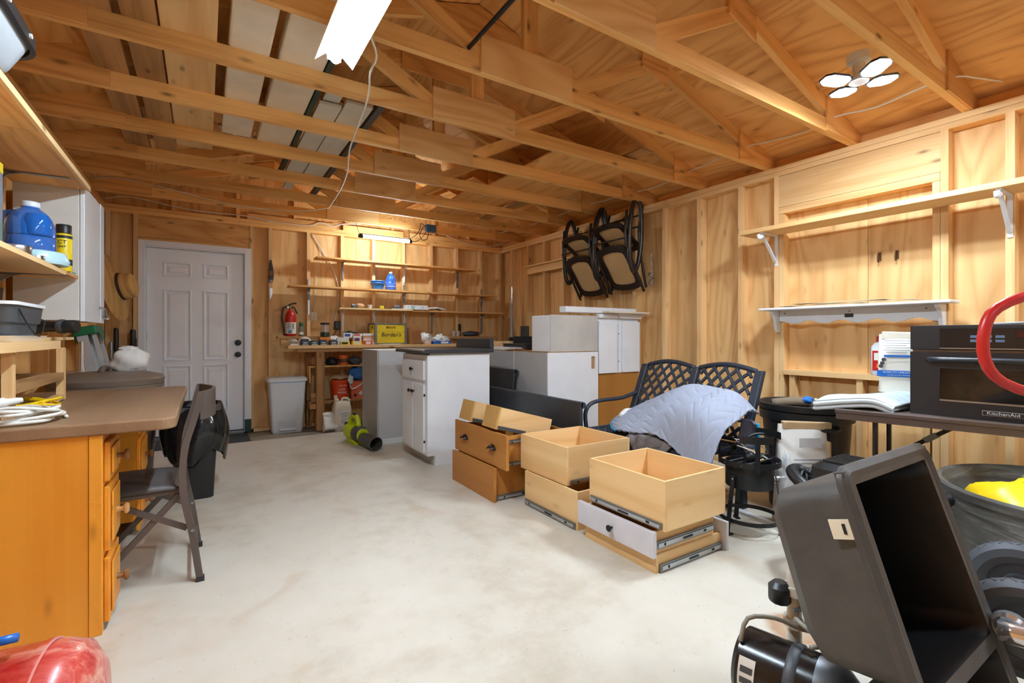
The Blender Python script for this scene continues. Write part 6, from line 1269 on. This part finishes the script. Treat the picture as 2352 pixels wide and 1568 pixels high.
obj('spout', MB().tube([(-.02, .02, .0), (.0, -.06, .005), (.06, -.12, .0), (.2, -.17, -.005)], .02, 12), CHROME, t, smooth='all'); obj('body', MB().cyl((.0, -.15, -.05), (.06, -.09, -.02), .032, n=20), CHROME, t, smooth=True)
obj('end_cap', MB().cyl((-.007, -.158, -.053), (.001, -.149, -.05), .027, n=20), BLACKP, t); obj('supply_rod', MB().cyl((.04, -.14, -.07), (.12, -.2, -.2), .006, n=8), DULL, t, smooth=True); obj('collar', MB().lathe([(.024, 0), (.03, .006), (.03, .02), (.024, .026)], 20, Matrix.Translation((.0, .01, .0)) @ Matrix.Rotation(PI/2, 4, 'Y')), CHROME, t, smooth=True)
obj('hot_mark', MB().cyl((.03, -.15, -.052), (.027, -.156, -.055), .012, n=12), RED, t)
# ---- hand truck
t = thing('hand_truck', 'red hand truck with loop handle and black pneumatic wheels', 'hand truck', (2.10, .29, 0))
obj('loop_handle', MB().tube([(.10, -.04, .93), (-.06, .035, .945), (-.16, .11, .985), (-.20, .14, 1.05), (-.20, .14, 1.14), (-.17, .12, 1.20), (-.08, .05, 1.245), (.10, -.04, 1.26)], .0145, 12), RED, t, smooth='all')
for x in (.10, .30): obj('upright', MB().cyl((x, -.04, .03), (x, -.04, 1.265), .014, n=12), RED, t, smooth=True)
for z in (.25, .55, .85): obj('cross_bar', MB().cyl((.10, -.04, z), (.30, -.04, z), .011, n=10), RED, t)
obj('toe_plate', MB().box(.05, .36, -.26, -.03, 0, .01), RED, t); obj('axle', MB().cyl((-.22, .04, .315), (.20, .13, .325), .010, n=10), DULL, t)
for x in (.0, .12): lumber('axle_bracket', (x, .08+.2*x, .32), (.10+.02*x, -.03, .42), .03, .008, lambda a: RED, t)
TIRE = plain('tire_rubber', (78, 82, 88), .6, var=.1)
for cx, cy, cz in ((.085, .125, .325), (-.20, .06, .312)):
    A = Vector((.97, .24, 0)).normalized(); q = A.to_track_quat('Z', 'Y'); M = Matrix.Translation((cx, cy, cz)) @ q.to_matrix().to_4x4()
    wh = obj('wheel', MB().lathe([(.075, -.022), (.10, -.038), (.122, -.032), (.132, -.012), (.132, .012), (.122, .032), (.10, .038), (.075, .022)], 44, M, cap=False), TIRE, t, smooth=True)
    for k in range(36):
        a = 2*PI*k/36; R = M @ Matrix.Rotation(a, 4, 'Z')
    tr = MB()
    for k in range(40): tr.box(.129, .1333, -.0025, .0025, -.012, .012, M @ Matrix.Rotation(2*PI*k/40, 4, 'Z') @ Matrix.Rotation(.35 if k % 2 else -.35, 4, 'X'))
    obj('tread', tr, TIRE, wh); obj('rim_disc', MB().lathe([(.076, -.02), (.07, -.012), (.045, -.018), (.04, -.03), (.018, -.032), (.018, .032), (.04, .03), (.07, .012), (.076, .02)], 32, M), plain('rim_grey', (84, 84, 86), .35, .4), wh, smooth=True); obj('hub', MB().cyl(M @ Vector((0, 0, -.045)), M @ Vector((0, 0, .045)), .014, n=12), plain('hub_pale', (206, 190, 176), .4, .5), wh, smooth=True)
# ---- pale strips on the floor below the bags
tag(obj('trim_strip', MB().box(2.83, 2.86, 1.26, 1.95, 0, .018).box(2.865, 2.89, 1.26, 1.95, 0, .010), WHITE), 'white trim strip lying on the floor behind the burner', 'trim')
